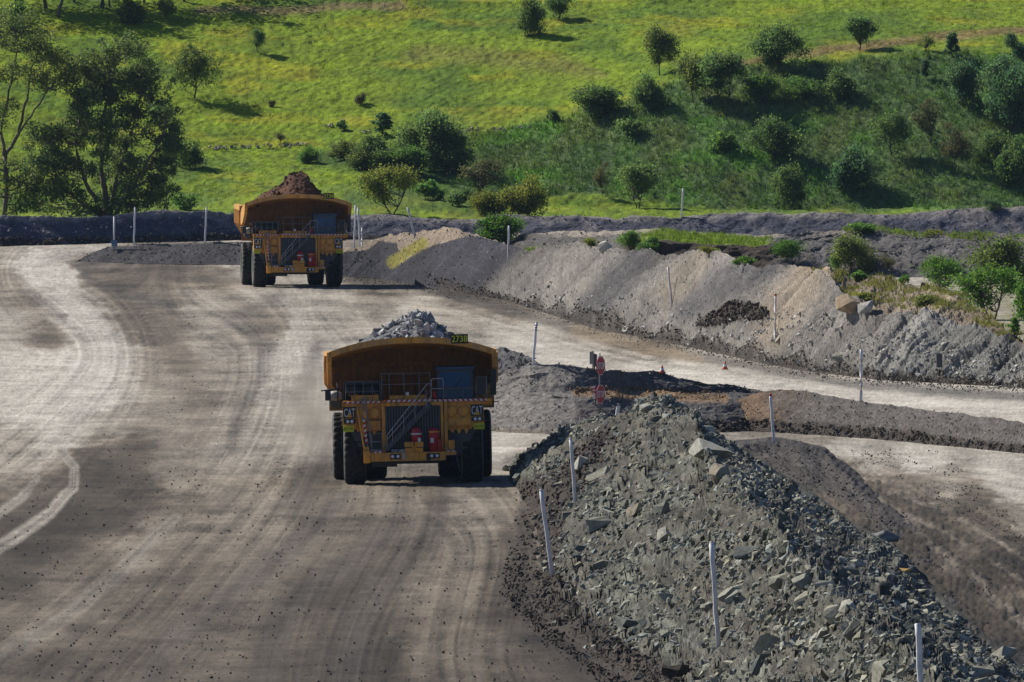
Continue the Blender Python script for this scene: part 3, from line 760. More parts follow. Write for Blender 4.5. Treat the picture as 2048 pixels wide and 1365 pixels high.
low = low * smooth(-30, 10, P.py - C([(1000, 985), (1100, 960), (1160, 905), (1230, 850), (1260, 840), (2400, 840)])(P.px))
c = blend(c, BROWN, 0.95 * low)
c = c * (1 + 0.30 * fbm(P.px / 4, P.py / 3, 147, 3) + RNG.normal(0, 0.12, P.X.shape))[..., None]
c = c * (1 + (0.75 * (r1_ - 0.35) * keep1 + 0.75 * (r2_ - 0.45) * edge) * (1 - low))[..., None] * (0.62 + 0.38 * smooth(0.0, 0.2, g1))[..., None]
rubble_low = low
rubble.finish('rubble_berm', c, M['spoil'], label='big berm of broken grey green rock beside the haul road')

# ---- the hill
cols = np.concatenate([[-3000, -2000, -1300, -900, -600], np.arange(-300, 2351, 4.0), [2600, 2900, 3300, 4000, 5000]])
ridge_py = C([(-300, 285), (0, 285), (500, 300), (640, 292), (750, 285), (900, 268), (1000, 262), (1100, 240), (1250, 200), (1400, 150), (1500, 125), (1600, 120), (1750, 110), (2048, 98), (2350, 90)])
hill = Patch(cols, [
    (const(470), 'z', const(-0.1)),
    (C([(-300, 405), (0, 405), (450, 396), (620, 368), (760, 362), (880, 385), (1000, 405), (1250, 410), (1500, 418), (1750, 418), (2048, 402)]), 'y', const(1183)),
    (ridge_py, 'y', const(1211)),
    (const(0), 'y', const(1262)),
    (const(-90), 'y', const(1335)),
    (const(-400), 'y', const(1600)), (const(-900), 'y', const(2200))], [24, 120, 170, 20, 16, 10], 14)
P = hill
vis = smooth(0, 0.4, P.L)
P.rough(vis * (0.55 * fbm(P.X / 14, P.Y / 18, 151, 4) + 0.16 * fbm(P.X / 1.6, P.Y / 2.2, 152, 3) + 0.12 * fbm(P.X / 0.5, P.Y / 0.9, 153, 2)))
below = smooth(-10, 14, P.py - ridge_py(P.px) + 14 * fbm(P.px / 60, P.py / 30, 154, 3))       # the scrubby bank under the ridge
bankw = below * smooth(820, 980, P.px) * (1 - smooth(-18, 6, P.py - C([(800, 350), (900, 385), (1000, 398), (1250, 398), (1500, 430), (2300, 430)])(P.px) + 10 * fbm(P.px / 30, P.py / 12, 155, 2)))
c = np.ones(P.X.shape + (3,)) * rgb((0.152, 0.222, 0.008))
c = blend(c, (0.068, 0.135, 0.010), 0.8 * smooth(-0.1, 0.45, fbm(P.px / 170, P.py / 45, 156, 4)))
c = blend(c, (0.25, 0.255, 0.010), 0.7 * smooth(0.0, 0.5, fbm(P.px / 120 + 3, P.py / 22, 157, 4)))
c = blend(c, (0.145, 0.115, 0.035), 0.5 * stroke(P.px, P.py, [(830, 105, 14), (960, 110, 22), (1100, 128, 20), (1200, 150, 10)], 18, 1, 26, 158))
c = blend(c, (0.20, 0.125, 0.06), 0.75 * stroke(P.px, P.py, [(1440, 132, 8), (1600, 105, 8), (1750, 92, 8), (1880, 75, 8), (2060, 62, 7)], 8, 1, 12, 159))
c = blend(c, (0.22, 0.13, 0.08), 0.6 * stroke(P.px, P.py, [(400, 18, 8), (560, 22, 8), (680, 12, 9), (800, 8, 8)], 8, 0.9, 16, 160))
c = blend(c, (0.06, 0.12, 0.02), 0.6 * smooth(300, 330, P.py) * (1 - smooth(900, 980, P.px)) * smooth(-0.2, 0.3, fbm(P.px / 90, P.py / 25, 161, 3)))
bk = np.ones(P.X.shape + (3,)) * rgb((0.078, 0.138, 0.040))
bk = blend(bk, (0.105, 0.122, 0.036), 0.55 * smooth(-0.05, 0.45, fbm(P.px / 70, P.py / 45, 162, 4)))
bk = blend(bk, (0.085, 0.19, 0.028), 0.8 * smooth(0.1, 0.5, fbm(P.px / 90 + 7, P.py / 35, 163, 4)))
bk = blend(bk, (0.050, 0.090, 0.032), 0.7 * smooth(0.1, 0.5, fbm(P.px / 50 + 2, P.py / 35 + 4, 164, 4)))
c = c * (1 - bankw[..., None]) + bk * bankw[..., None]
tus = fbm(P.px / 9, P.py / 3.2, 165, 4)
c = c * np.clip(1 + 0.42 * tus + 0.22 * fbm(P.px / 40, P.py / 8, 166, 3) + RNG.normal(0, 0.09, P.X.shape), 0.35, 1.8)[..., None]
rank = stroke(P.px, P.py, [(640, 318, 14), (760, 325, 24), (880, 335, 30), (950, 380, 24)], 24, 1, 14, 167) * 0.75
rank = np.maximum(rank, 0.6 * stroke(P.px, P.py, [(700, 400, 14), (800, 392, 20), (900, 400, 18)], 18, 1, 14, 168))
c = c * (1 - rank[..., None]) + rgb((0.050, 0.105, 0.022)) * rank[..., None] * (1 + 0.35 * tus[..., None])
hill_col = c
hill.finish('hill', c, M['grass'], label='green grassy hillside behind the mine road')

# ------------------------------------------------------------------ haul trucks
M['yellow'] = paint_mat('truck_yellow', (0.82, 0.355, 0.022), 0.45, dirt=0.6, dirt_c=(0.30, 0.22, 0.13))
M['dusty_yellow'] = paint_mat('dusty_tray_yellow', (0.78, 0.37, 0.045), 0.6, dirt=0.75, dirt_c=(0.36, 0.28, 0.19))
M['tray_front'] = paint_mat('dark_tray_paint', (0.40, 0.18, 0.035), 0.6, dirt=0.6, dirt_c=(0.14, 0.10, 0.07))  # darker tone of the tray yellow, for front wall and floor
M['steel_dark'] = paint_mat('dark_steel', (0.022, 0.027, 0.038), 0.5, dirt=0.3, dirt_c=(0.06, 0.055, 0.05))
M['steel_blue'] = paint_mat('blue_grey_steel', (0.05, 0.062, 0.085), 0.45, dirt=0.4, dirt_c=(0.11, 0.10, 0.09))
M['bar'] = paint_mat('grille_bar_paint', (0.085, 0.10, 0.135), 0.45, dirt=0.3)
M['cab_blue'] = paint_mat('cab_dark_blue', (0.008, 0.058, 0.13), 0.35, dirt=0.2)
M['rail'] = paint_mat('grey_handrail', (0.5, 0.5, 0.52), 0.35, 0.3, dirt=0.3)
M['rail_dark'] = paint_mat('dull_handrail', (0.22, 0.22, 0.24), 0.5, 0.2, dirt=0.3)
M['rubber'] = paint_mat('tyre_rubber', (0.020, 0.021, 0.024), 0.85, dirt=0.55, dirt_c=(0.075, 0.066, 0.056), spec=0.2)
M['sidewall'] = paint_mat('dusty_tyre_side', (0.15, 0.15, 0.14), 0.85, dirt=0.6, dirt_c=(0.07, 0.068, 0.065), spec=0.15)
M['rim'] = paint_mat('rim_yellow_dusty', (0.28, 0.17, 0.05), 0.6, dirt=0.8, dirt_c=(0.2, 0.17, 0.14))
M['red'] = paint_mat('tank_red', (0.42, 0.02, 0.025), 0.4, dirt=0.25)
M['stripe_red'] = paint_mat('stripe_red', (0.46, 0.03, 0.04), 0.5, dirt=0.2)
M['white'] = paint_mat('off_white_paint', (0.72, 0.72, 0.70), 0.5, dirt=0.25)
M['plate_yellow'] = paint_mat('plate_lime_yellow', (0.68, 0.72, 0.01), 0.5, dirt=0.1)
M['ink'] = paint_mat('plate_black', (0.012, 0.014, 0.02), 0.5, dirt=0.1)
M['logo_yellow'] = paint_mat('logo_yellow', (0.75, 0.38, 0.01), 0.45, dirt=0.1)
M['pale_dust'] = paint_mat('dusted_pale_steel', (0.42, 0.40, 0.36), 0.6, dirt=0.3)
def glass_mat():
    m, nt, p, out = new_mat('sky_painted_glass')
    p.inputs['Base Color'].default_value = (0.005, 0.075, 0.18, 1)  # blue reflection of the sky painted into the glass colour
    p.inputs['Roughness'].default_value = 0.1
    p.inputs['Specular IOR Level'].default_value = 0.35
    return m
M['glass'] = glass_mat()
def lamp_mat():
    m, nt, p, out = new_mat('lamp_lens')
    p.inputs['Base Color'].default_value = (0.75, 0.78, 0.8, 1)
    p.inputs['Roughness'].default_value = 0.15
    p.inputs['Specular IOR Level'].default_value = 0.8
    return m
M['lens'] = lamp_mat()

TEXT_CACHE = {}
def text_mesh(txt, mat, w, h, depth=0.012, bold=0.0):
    """lettering as real geometry, fitted to w x h metres, in the x,z plane facing -y"""
    key = (txt, mat.name, w, h, bold)
    if key in TEXT_CACHE: return TEXT_CACHE[key]
    cu = bpy.data.curves.new('lettering', 'FONT')
    cu.body = txt; cu.size = 1.0; cu.extrude = 0.0; cu.offset = bold; cu.resolution_u = 3
    ob = bpy.data.objects.new('lettering', cu)
    COL.objects.link(ob)
    dg = bpy.context.evaluated_depsgraph_get()
    me = bpy.data.meshes.new_from_object(ob.evaluated_get(dg))
    bpy.data.objects.remove(ob); bpy.data.curves.remove(cu)
    co = np.array([v.co[:] for v in me.vertices])
    lo = co.min(0); hi = co.max(0)
    sx, sy = w / (hi[0] - lo[0]), h / (hi[1] - lo[1])
    for v in me.vertices:
        x = (v.co.x - (lo[0] + hi[0]) / 2) * sx; z = (v.co.y - (lo[1] + hi[1]) / 2) * sy
        v.co = (x, 0, z)
    bm = bmesh.new(); bm.from_mesh(me)
    r = bmesh.ops.extrude_face_region(bm, geom=bm.faces[:])
    for e in r['geom']:
        if isinstance(e, bmesh.types.BMVert): e.co.y -= depth
    bmesh.ops.recalc_face_normals(bm, faces=bm.faces)
    bm.to_mesh(me); bm.free()
    me.materials.clear(); me.materials.append(mat)
    me.name = 'lettering'
    TEXT_CACHE[key] = me
    return me
def lettering(txt, mat, x, y, z, w, h, parent, rx=0, rz=0, bold=0.02):
    o = link('lettering', text_mesh(txt, mat, w, h, bold=bold), parent)
    o.location = (x, y, z); o.rotation_euler = (rx, 0, rz)
    return o

AX = 2.2            # the bumper stands this far ahead of the front axle
def Q(xz, yz):
    """metres across and up on the truck's front, from its close-up"""
    return (xz - 748) / 160.6, (1280 - (xz - 748) * 0.0203 - yz) / 160.6

def tyre_mesh(R=1.52, W=1.0):
    n = 112; hw = W / 2
    prof = [(0.80, -hw * 0.62), (0.98, -hw * 0.86), (1.22, -hw), (1.38, -hw * 0.97), (1.475, -hw * 0.86), (R, -hw * 0.72), (R, -hw * 0.30), (R, -0.04),
            (R, 0.04), (R, hw * 0.30), (R, hw * 0.72), (1.475, hw * 0.86), (1.38, hw * 0.97), (1.22, hw), (0.98, hw * 0.86), (0.80, hw * 0.62)]
    vs = []; fs = []
    for j, (r, x) in enumerate(prof):
        for k in range(n):
            a = 2 * math.pi * (k + 0.9 * abs(x) / hw) / n
            rr = r
            if r > 1.4:
                ph = (k + (0 if x < 0 else 2)) % 4
                if ph >= 2 and abs(x) > 0.1: rr = r - (0.075 if r >= R - 0.01 else 0.05)
            vs.append((x, rr * math.cos(a), rr * math.sin(a)))
    for j in range(len(prof) - 1):
        for k in range(n):
            fs.append((j * n + k, j * n + (k + 1) % n, (j + 1) * n + (k + 1) % n, (j + 1) * n + k))
    mb = MB().add(vs, fs, 0, False)
    for i, f_ in enumerate(mb.f):
        j = i // n
        if j <= 3 or j >= len(prof) - 5: mb.mi[i] = 1
    return mb.mesh('tyre', [M['rubber'], M['sidewall']])
TYRE = None; RIM = None
def wheel(parent, x, y, side, W=1.0):
    global TYRE, RIM
    if TYRE is None:
        TYRE = tyre_mesh()
        RIM = MB().lathe([(0.79, -0.30), (0.86, -0.28), (0.86, 0.28), (0.80, 0.30), (0.74, 0.22), (0.5, 0.16), (0.34, 0.24), (0.28, 0.34), (0.05, 0.36)], 'x', n=32).mesh('rim', M['rim'])
    w = link('wheel', TYRE, parent); w.location = (x, y, 1.52); w.scale.x = W
    r = link('rim', RIM, w); r.scale.x = side
    return w

def arch(x): return 6.61 - 0.63 * (abs(x) / 3.78) ** 2.35

def haul_truck(name, label, number, plate, group):
    T = empty(name, (0, 0, 0), label, 'haul truck', group)
    def build(mb, n, m, parent=T, lab=None):
        o = mb.build(n, m, parent)
        if lab: o['label'] = lab
        return o
    Y0 = -AX
    # ---- tray
    b = MB()
    N = 40; xs = np.linspace(-3.78, 3.78, N + 1)
    yl, yr, yw, yb = Y0 + 0.15, Y0 + 5.0, Y0 + 5.7, 9.0
    vs = []
    for x in xs:                                        # canopy: lip front, lip bottom, underside root, top root
        k = 0.30 * (abs(x) / 3.78) ** 6
        vs += [(x, yl, arch(x)), (x, yl + 0.03, arch(x) - 0.27), (x, yl + 0.30, arch(x) - 0.27), (x, yr, arch(x) - 0.62), (x, yr, arch(x) - 0.50), (x, yl + 0.3, arch(x) - 0.02)]
    fs = []
    for i in range(N):
        for j in range(6):
            fs.append((i * 6 + j, i * 6 + (j + 1) % 6, (i + 1) * 6 + (j + 1) % 6, (i + 1) * 6 + j))
    b.add(vs, fs)
    for sgn in (-1, 1):
        # canopy cheeks: outer skin curving back from the lip
        b.prism_x([(yl + 0.06, 5.99), (yl + 0.06, 5.66), (yl + 0.55, 5.2), (yl + 2.6, 4.55), (yr, 4.3), (yr, 5.40), (yl + 0.4, 5.93)], sgn * 3.60, sgn * 3.80)
        # sides, upright above and raked in below
        cs = [(3.78, 5.55), (3.80, 4.45), (3.10, 3.35), (2.45, 2.85), (2.32, 2.97), (2.98, 3.45), (3.64, 4.5), (3.62, 5.55)]
        b.prism([(sgn * x, z) for x, z in cs], yw - 0.6, yb)
        b.box(sgn * 3.55, sgn * 3.92, yw - 1.2, yb + 0.1, 5.40, 5.72)                 # top rail
        for yy in np.arange(yw - 0.2, yb, 1.25):                                        # upright ribs
            b.prism([(sgn * x, z) for x, z in [(3.79, 5.40), (3.93, 5.40), (3.93, 4.42), (3.22, 3.28), (3.10, 3.36), (3.80, 4.45)]], yy, yy + 0.28)
    tray = build(b, 'tray', M['dusty_yellow'])
    f = MB()
    # front wall of the tray with broad ribs, sloping back towards the floor
    vs = []
    for x in xs:
        vs += [(x * 0.985, yr + 0.02, arch(x) - 0.60), (x * 0.985, yw - 0.3, 3.2), (x * 0.985, yw, 3.2), (x * 0.985, yr + 0.25, arch(x) - 0.55)]
    fs = []
    for i in range(N):
        for j in range(4):
            fs.append((i * 4 + j, i * 4 + (j + 1) % 4, (i + 1) * 4 + (j + 1) % 4, (i + 1) * 4 + j))
    f.add(vs, fs)
    for z in (3.7, 4.45, 5.2):
        f.box(-3.6, 3.6, yr + 0.06 + (5.6 - z) * 0.14 - 0.14, yr + 0.3 + (5.6 - z) * 0.14, z, z + 0.16)
    for x in (-2.6, -1.3, 0, 1.3, 2.6):
        f.box(x - 0.09, x + 0.09, yr - 0.06, yr + 0.36, 3.3, 5.55)
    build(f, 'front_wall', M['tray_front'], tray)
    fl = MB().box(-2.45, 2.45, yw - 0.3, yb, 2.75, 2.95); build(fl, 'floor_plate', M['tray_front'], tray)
    np_ = MB().box(1.77, 2.53, yl - 0.05, yl - 0.012, 6.28, 6.70)
    plate_o = build(np_, 'number_plate', M['ink'], tray, 'dark plate with lime digits ' + number)
    lettering(number, M['plate_yellow'], 2.15, yl - 0.052, 6.49, 0.70, 0.30, plate_o, bold=0.015)
    if name.endswith('far'):
        e = MB().box(-1.94, -1.72, yl - 0.03, yl + 0.01, 6.32, 6.52); build(e, 'side_marker', M['white'], tray)
    # ---- frame and underside
    c = MB()
    for sgn in (-1, 1): c.box(sgn * 0.55, sgn * 1.05, Y0 + 0.9, 8.6, 1.45, 2.3)
    c.box(-1.2, 1.2, -0.5, 0.5, 1.15, 1.9); c.box(-1.1, 1.1, 4.9, 6.6, 0.95, 2.1)
    c.tube([(-3.0, 5.7, 1.52), (3.0, 5.7, 1.52)], 0.55, 14)
    c.tube([(-2.6, 0, 1.52), (2.6, 0, 1.52)], 0.34, 12)
    c.box(-1.85, -0.75, Y0 + 0.5, Y0 + 1.6, 0.80, 1.22); c.box(-0.75, 1.25, Y0 + 0.6, Y0 + 1.6, 0.92, 1.3)
    c.box(-2.0, 2.0, Y0 + 1.2, Y0 + 1.5, 1.3, 3.6)
    build(c, 'chassis', M['steel_dark'])
    for sgn in (-1, 1):
        wheel(T, sgn * 2.63, 0, sgn)
        wheel(T, sgn * 3.10, 5.7, sgn); wheel(T, sgn * 1.72, 5.7, sgn, 1.12)
    # ---- suspension boxes behind the front tyres
    for sgn in (-1, 1):
        s_ = MB().prism([(sgn * x, z) for x, z in [(1.35, 2.55), (2.9, 2.55), (2.55, 1.9), (2.25, 1.3), (1.9, 1.25), (1.35, 1.4)]], Y0 + 0.75, Y0 + 1.1)
        build(s_, 'suspension_box', M['steel_blue'])
    # ---- radiator and its bars
    g = MB().box(-1.26, 1.24, Y0 + 0.42, Y0 + 0.75, 1.5, 3.6)
    rad = build(g, 'radiator', M['steel_dark'])
    bar = MB().box(-0.024, 0.024, Y0 + 0.33, Y0 + 0.415, 1.62, 3.52).mesh('grille_bar', M['bar'])
    for k in range(20):
        o = link('grille_bar', bar, rad); o.location.x = -1.18 + k * 0.1235
    for x0, x1 in ((-1.40, -1.24), (1.24, 1.36), (1.40, 1.54)):
        build(MB().box(x0, x1, Y0 + 0.28, Y0 + 0.8, 1.38, 3.66), 'grille_post', M['yellow'])
    build(MB().box(-1.24, 1.24, Y0 + 0.27, Y0 + 0.7, 3.53, 3.68), 'grille_header', M['yellow'])
    # ---- front panels left and right
    pl = MB()
    pl.box(-2.52, -1.41, Y0 + 0.5, Y0 + 1.3, 2.98, 3.66, c=0.03); pl.box(-2.52, -1.41, Y0 + 0.62, Y0 + 1.2, 2.42, 2.97)
    left = build(pl, 'front_panel', M['yellow'])
    build(MB().box(-2.05, -1.46, Y0 + 0.40, Y0 + 0.615, 2.48, 2.88, c=0.02), 'step_box', M['yellow'], left)
    pr = MB()
    pr.box(1.55, 2.62, Y0 + 0.5, Y0 + 1.3, 2.92, 3.66, c=0.03); pr.box(1.55, 2.62, Y0 + 0.62, Y0 + 1.2, 2.42, 2.915)
    right = build(pr, 'front_panel', M['yellow'])
    build(MB().box(1.57, 2.57, Y0 + 0.40, Y0 + 0.615, 2.62, 2.92, c=0.02), 'step_box', M['yellow'], right)
    disc = MB().lathe([(0.04, -0.02), (0.2, -0.02), (0.235, 0.0), (0.235, 0.12), (0.1, 0.12)], 'y', n=28).mesh('round_cover', M['yellow'])
    for x, z, p in ((-1.74, 3.24, left), (1.73, 3.24, right), (2.26, 3.24, right)):
        o = link('round_cover', disc, p); o.location = (x, Y0 + 0.385, z)
    for k, (x, p) in enumerate(((-1.75, left), (1.75, right), (2.05, right), (2.38, right))):       # bracket gussets
        build(MB().prism([(x - 0.12, 2.44), (x + 0.12, 2.44), (x, 2.2)], Y0 + 0.5, Y0 + 0.60), 'gusset', M['yellow'], p)
    # ---- corner light towers with maker's badge, lamps and fleet plate
    for sgn, xa, xb in ((-1, -3.14, -2.53), (1, 2.58, 3.18)):
        tw = MB().box(xa, xb, Y0 + 0.45, Y0 + 1.2, 2.52, 3.62, c=0.02)
        tw.box(xa - 0.02, xb + 0.02, Y0 + 0.38, Y0 + 1.2, 3.55, 3.66)
        tow = build(tw, 'light_tower', M['yellow'])
        xc = (xa + xb) / 2
        bd = build(MB().box(xa + 0.02, xb - 0.03, Y0 + 0.41, Y0 + 0.447, 3.02, 3.52), 'badge', M['ink'], tow)
        lettering('CAT', M['white'], xc - 0.005, Y0 + 0.408, 3.27, 0.50, 0.40, bd, bold=0.02)
        build(MB().prism([(xc - 0.13, 3.06), (xc + 0.13, 3.06), (xc, 3.25)], Y0 + 0.375, Y0 + 0.393), 'badge_triangle', M['logo_yellow'], bd)
        lc = build(MB().box(xc - 0.26, xc + 0.26, Y0 + 0.36, Y0 + 0.447, 2.78, 2.98), 'lamp_housing', M['ink'], tow)
        lens = MB().lathe([(0.02, -0.03), (0.06, -0.025), (0.075, 0.0), (0.075, 0.04)], 'y', n=14)
        lm = lens.mesh('lamp', M['lens'])
        for dx in (-0.09, 0.10):
            o = link('lamp', lm, lc); o.location = (xc + dx, Y0 + 0.34, 2.88)
        px0 = xa + 0.0 if sgn < 0 else xb - 0.46
        fp = build(MB().box(px0, px0 + 0.47, Y0 + 0.33, Y0 + 0.36, 2.42, 2.68), 'fleet_plate', M['plate_yellow'], tow)
        lettering(plate, M['ink'], px0 + 0.235, Y0 + 0.328, 2.55, 0.40, 0.13, fp, bold=0.0)
    # ---- deck with its striped front edge
    d = MB().box(-3.15, -1.3, Y0 + 0.35, Y0 + 4.4, 3.67, 3.76); d.box(-1.3, 0.85, Y0 + 0.22, Y0 + 4.4, 3.70, 3.80); d.box(0.85, 3.55, Y0 + 0.35, Y0 + 4.4, 3.67, 3.78)
    d.box(2.6, 3.55, Y0 + 0.6, Y0 + 4.2, 3.50, 3.67)
    deck = build(d, 'deck', M['yellow'])
    def stripes(parent, x0, x1, y, z0, z1, step=0.115, lean=0.07, flip=1):
        st = MB(); k = 0; x = x0
        while x < x1 - 0.02:
            e = min(x + step, x1)
            st.add([(x, y, z0), (e, y, z0), (e + lean * flip, y, z1), (x + lean * flip, y, z1), (x, y + 0.02, z0), (e, y + 0.02, z0), (e + lean * flip, y + 0.02, z1), (x + lean * flip, y + 0.02, z1)],
                   [(0, 1, 2, 3), (4, 7, 6, 5), (0, 4, 5, 1), (2, 6, 7, 3), (1, 5, 6, 2), (0, 3, 7, 4)], k % 2)
            k += 1; x = e
        return st.build('warning_stripe', [M['stripe_red'], M['white']], parent)
    stripes(deck, -3.12, -1.42, Y0 + 0.325, 3.685, 3.77); stripes(deck, -1.28, 0.76, Y0 + 0.195, 3.715, 3.81); stripes(deck, 0.86, 3.34, Y0 + 0.325, 3.69, 3.785, flip=-1)
    # ---- cab
    cb = MB().box(1.12, 2.72, Y0 + 0.75, Y0 + 2.7, 3.785, 5.10, c=0.05); cb.box(1.05, 2.80, Y0 + 0.6, Y0 + 2.8, 5.10, 5.22, c=0.03)
    cab = build(cb, 'cab', M['cab_blue'])
    fr = MB(); y = Y0 + 0.70
    fr.box(1.14, 1.24, y, y + 0.06, 4.22, 5.09); fr.box(2.60, 2.70, y, y + 0.06, 4.22, 5.09); fr.box(1.24, 2.60, y, y + 0.06, 5.0, 5.09); fr.box(1.24, 2.60, y, y + 0.06, 4.22, 4.30)
    build(fr, 'window_frame', M['steel_blue'], cab)
    build(MB().box(1.245, 2.595, y + 0.02, y + 0.045, 4.305, 4.995), 'windscreen', M['glass'], cab)
    wp = MB().tube([(1.9, y - 0.02, 4.3), (2.25, y - 0.02, 4.72)], 0.014, 6); build(wp, 'wiper', M['ink'], cab)
    build(MB().tube([(2.76, y, 3.85), (2.76, y, 5.05)], 0.02, 6).tube([(2.76, y, 5.05), (2.74, y + 0.2, 5.12)], 0.02, 6), 'grab_rail', M['steel_dark'], cab)
    # ---- mirrors
    mr = MB().box(3.50, 3.76, Y0 + 0.7, Y0 + 0.82, 3.92, 5.08, c=0.03)
    mi = build(mr, 'mirror', M['ink'])
    for z in (4.2, 4.55): build(MB().tube([(3.3, Y0 + 0.76, z), (3.52, Y0 + 0.76, z)], 0.025, 6), 'mirror_arm', M['steel_dark'], mi)
    ml = MB().box(-3.92, -3.66, Y0 + 0.7, Y0 + 0.82, 3.82, 4.28, c=0.03)
    mil = build(ml, 'mirror', M['ink'])
    for path, r_ in (([(-4.10, Y0 + 0.76, 4.28), (-3.2, Y0 + 0.76, 4.33)], 0.04), ([(-3.35, Y0 + 0.8, 3.7), (-3.35, Y0 + 0.8, 4.75)], 0.035),
                     ([(-3.14, Y0 + 0.8, 3.7), (-3.14, Y0 + 0.8, 4.72), (-3.3, Y0 + 0.8, 4.98), (-3.5, Y0 + 0.8, 5.0), (-3.52, Y0 + 0.8, 4.6)], 0.03)):
        build(MB().tube(path, r_, 8), 'mirror_arm', M['steel_dark'], mil)
    build(MB().lathe([(0.05, -0.28), (0.2, -0.26), (0.23, 0.0), (0.12, 0.3), (0.06, 0.32)], 'x', n=16), 'exhaust_elbow', M['pale_dust']).location = (-3.42, Y0 + 1.1, 4.02)
    build(MB().lathe([(0.30, -0.5), (0.36, -0.45), (0.36, 0.45), (0.30, 0.5)], 'y', n=18), 'side_tank', M['steel_blue']).location = (-3.35, Y0 + 2.4, 3.75)
    # ---- boxes and air cleaners on deck
    for x in (-2.62, -1.95):
        ac = build(MB().lathe([(0.1, -0.62), (0.34, -0.6), (0.36, -0.5), (0.36, 0.5), (0.34, 0.6), (0.1, 0.62)], 'y', n=20), 'air_cleaner', M['steel_dark']); ac.location = (x, Y0 + 2.0, 4.24)
    build(MB().box(-3.05, -1.35, Y0 + 1.1, Y0 + 2.6, 4.5, 4.62), 'cleaner_cover', M['steel_dark'])
    build(MB().box(-3.05, -1.30, Y0 + 2.65, Y0 + 3.2, 3.77, 4.55), 'brake_cabinet', M['steel_dark'])
    b1 = build(MB().box(-2.74, -1.52, Y0 + 0.55, Y0 + 1.2, 3.765, 4.03, c=0.02), 'deck_box', M['yellow'])
    for x in (-2.6, -1.72): build(MB().tube([(x, Y0 + 0.6, 4.03), (x, Y0 + 0.6, 4.09), (x + 0.1, Y0 + 0.6, 4.09), (x + 0.1, Y0 + 0.6, 4.03)], 0.015, 5), 'box_handle', M['yellow'], b1)
    build(MB().box(-1.04, 0.62, Y0 + 0.5, Y0 + 1.3, 3.805, 3.99, c=0.02), 'deck_box', M['yellow'])
    build(MB().box(-0.30, -0.16, Y0 + 0.42, Y0 + 0.55, 3.995, 4.14), 'camera_box', M['white'])
    build(MB().lathe([(0.02, 0.0), (0.09, 0.0), (0.09, 0.34), (0.07, 0.38), (0.01, 0.38)], 'z', n=14), 'extinguisher', M['red']).location = (0.97, Y0 + 0.5, 3.79)
    # ---- handrails
    hr = MB(); yy = Y0 + 0.45
    for x in (-1.37, -1.04, -0.38, 0.30, 0.80): hr.tube([(x, yy, 3.80), (x, yy, 5.0)], 0.016, 6)
    for z in (4.5, 4.98): hr.tube([(-1.37, yy, z), (0.80, yy, z)], 0.016, 6)
    for x in (-3.0, -2.6, -2.2, -1.8, -1.45): hr.tube([(x, yy, 3.77), (x, yy, 4.65)], 0.014, 6)
    for z in (4.2, 4.65): hr.tube([(-3.0, yy, z), (-1.45, yy, z)], 0.014, 6)
    build(hr, 'handrail', M['rail_dark'])
    h2 = MB()
    h2.tube([(0.85, yy - 0.1, 3.8), (0.85, yy - 0.1, 4.66), (0.92, yy - 0.1, 4.72), (1.36, yy - 0.1, 4.73), (1.38, yy - 0.1, 4.66), (1.38, yy - 0.1, 3.79)], 0.022, 6)
    h2.tube([(0.87, yy - 0.1, 4.27), (1.38, yy - 0.1, 4.27)], 0.02, 6)
    build(h2, 'landing_rail', M['rail'])
    h3 = MB()
    for x in (1.5, 2.25, 2.87): h3.tube([(x, yy, 3.79), (x, yy, 4.75 if x > 2.5 else 4.28)], 0.014, 6)
    h3.tube([(1.38, yy, 4.27), (2.87, yy, 4.27)], 0.016, 6)
    h3.tube([(2.87, yy, 4.75), (3.32, yy, 4.75)], 0.022, 6); h3.tube([(3.32, yy, 3.79), (3.32, yy, 4.80)], 0.03, 6)
    build(h3, 'handrail', M['rail_dark'])
    build(MB().box(2.92, 3.27, yy, yy + 0.02, 3.95, 4.7), 'mesh_guard', M['steel_dark'])
    # ---- diagonal stair
    x0, z0, x1, z1 = -1.24, 1.62, 0.80, 3.62
    ys = Y0 - 0.02
    st = MB()
    L = math.hypot(x1 - x0, z1 - z0); ux, uz = (x1 - x0) / L, (z1 - z0) / L; nx, nz = -uz, ux
    for y_ in (ys - 0.02, ys + 0.24):
        st.add([(x0 + nx * 0.12 * a, y_ + c_, z0 + nz * 0.12 * a) if e == 0 else (x1 + nx * 0.12 * a, y_ + c_, z1 + nz * 0.12 * a) for e in (0, 1) for a in (-1, 1) for c_ in (0, 0.04)],
               [(0, 2, 6, 4), (1, 5, 7, 3), (0, 1, 3, 2), (4, 6, 7, 5), (0, 4, 5, 1), (2, 3, 7, 6)])
    stair = build(st, 'stair', M['steel_blue'])
    tr_ = MB().box(-0.13, 0.13, ys + 0.02, ys + 0.24, -0.015, 0.015).mesh('tread', M['steel_blue'])
    for k in range(9):
        o = link('tread', tr_, stair); o.location = (x0 + (x1 - x0) * (k + 0.7) / 9.4, 0, z0 + (z1 - z0) * (k + 0.7) / 9.4)
    sr = MB()
    sr.tube([(-1.20, ys - 0.03, 1.65), (-1.18, ys - 0.03, 2.25), (0.66, ys - 0.03, 4.50), (0.80, ys - 0.03, 4.52), (0.86, ys + 0.3, 4.3)], 0.021, 6)
    sr.tube([(-1.18, ys - 0.03, 2.05), (0.82, ys - 0.03, 4.24), (0.83, ys - 0.03, 3.95), (0.60, ys - 0.03, 3.7), (0.60, ys - 0.03, 3.42)], 0.021, 6)
    for k in (0.15, 0.4, 0.65, 0.9):
        xx, zz = x0 + (x1 - x0) * k, z0 + (z1 - z0) * k
        sr.tube([(xx, ys - 0.03, zz), (xx, ys - 0.03, zz + 0.62 + 0.25 * k)], 0.014, 5)
    build(sr, 'stair_rail', M['rail'], stair)
    # ---- left access ladder in orange, with striped stile
    la = MB()
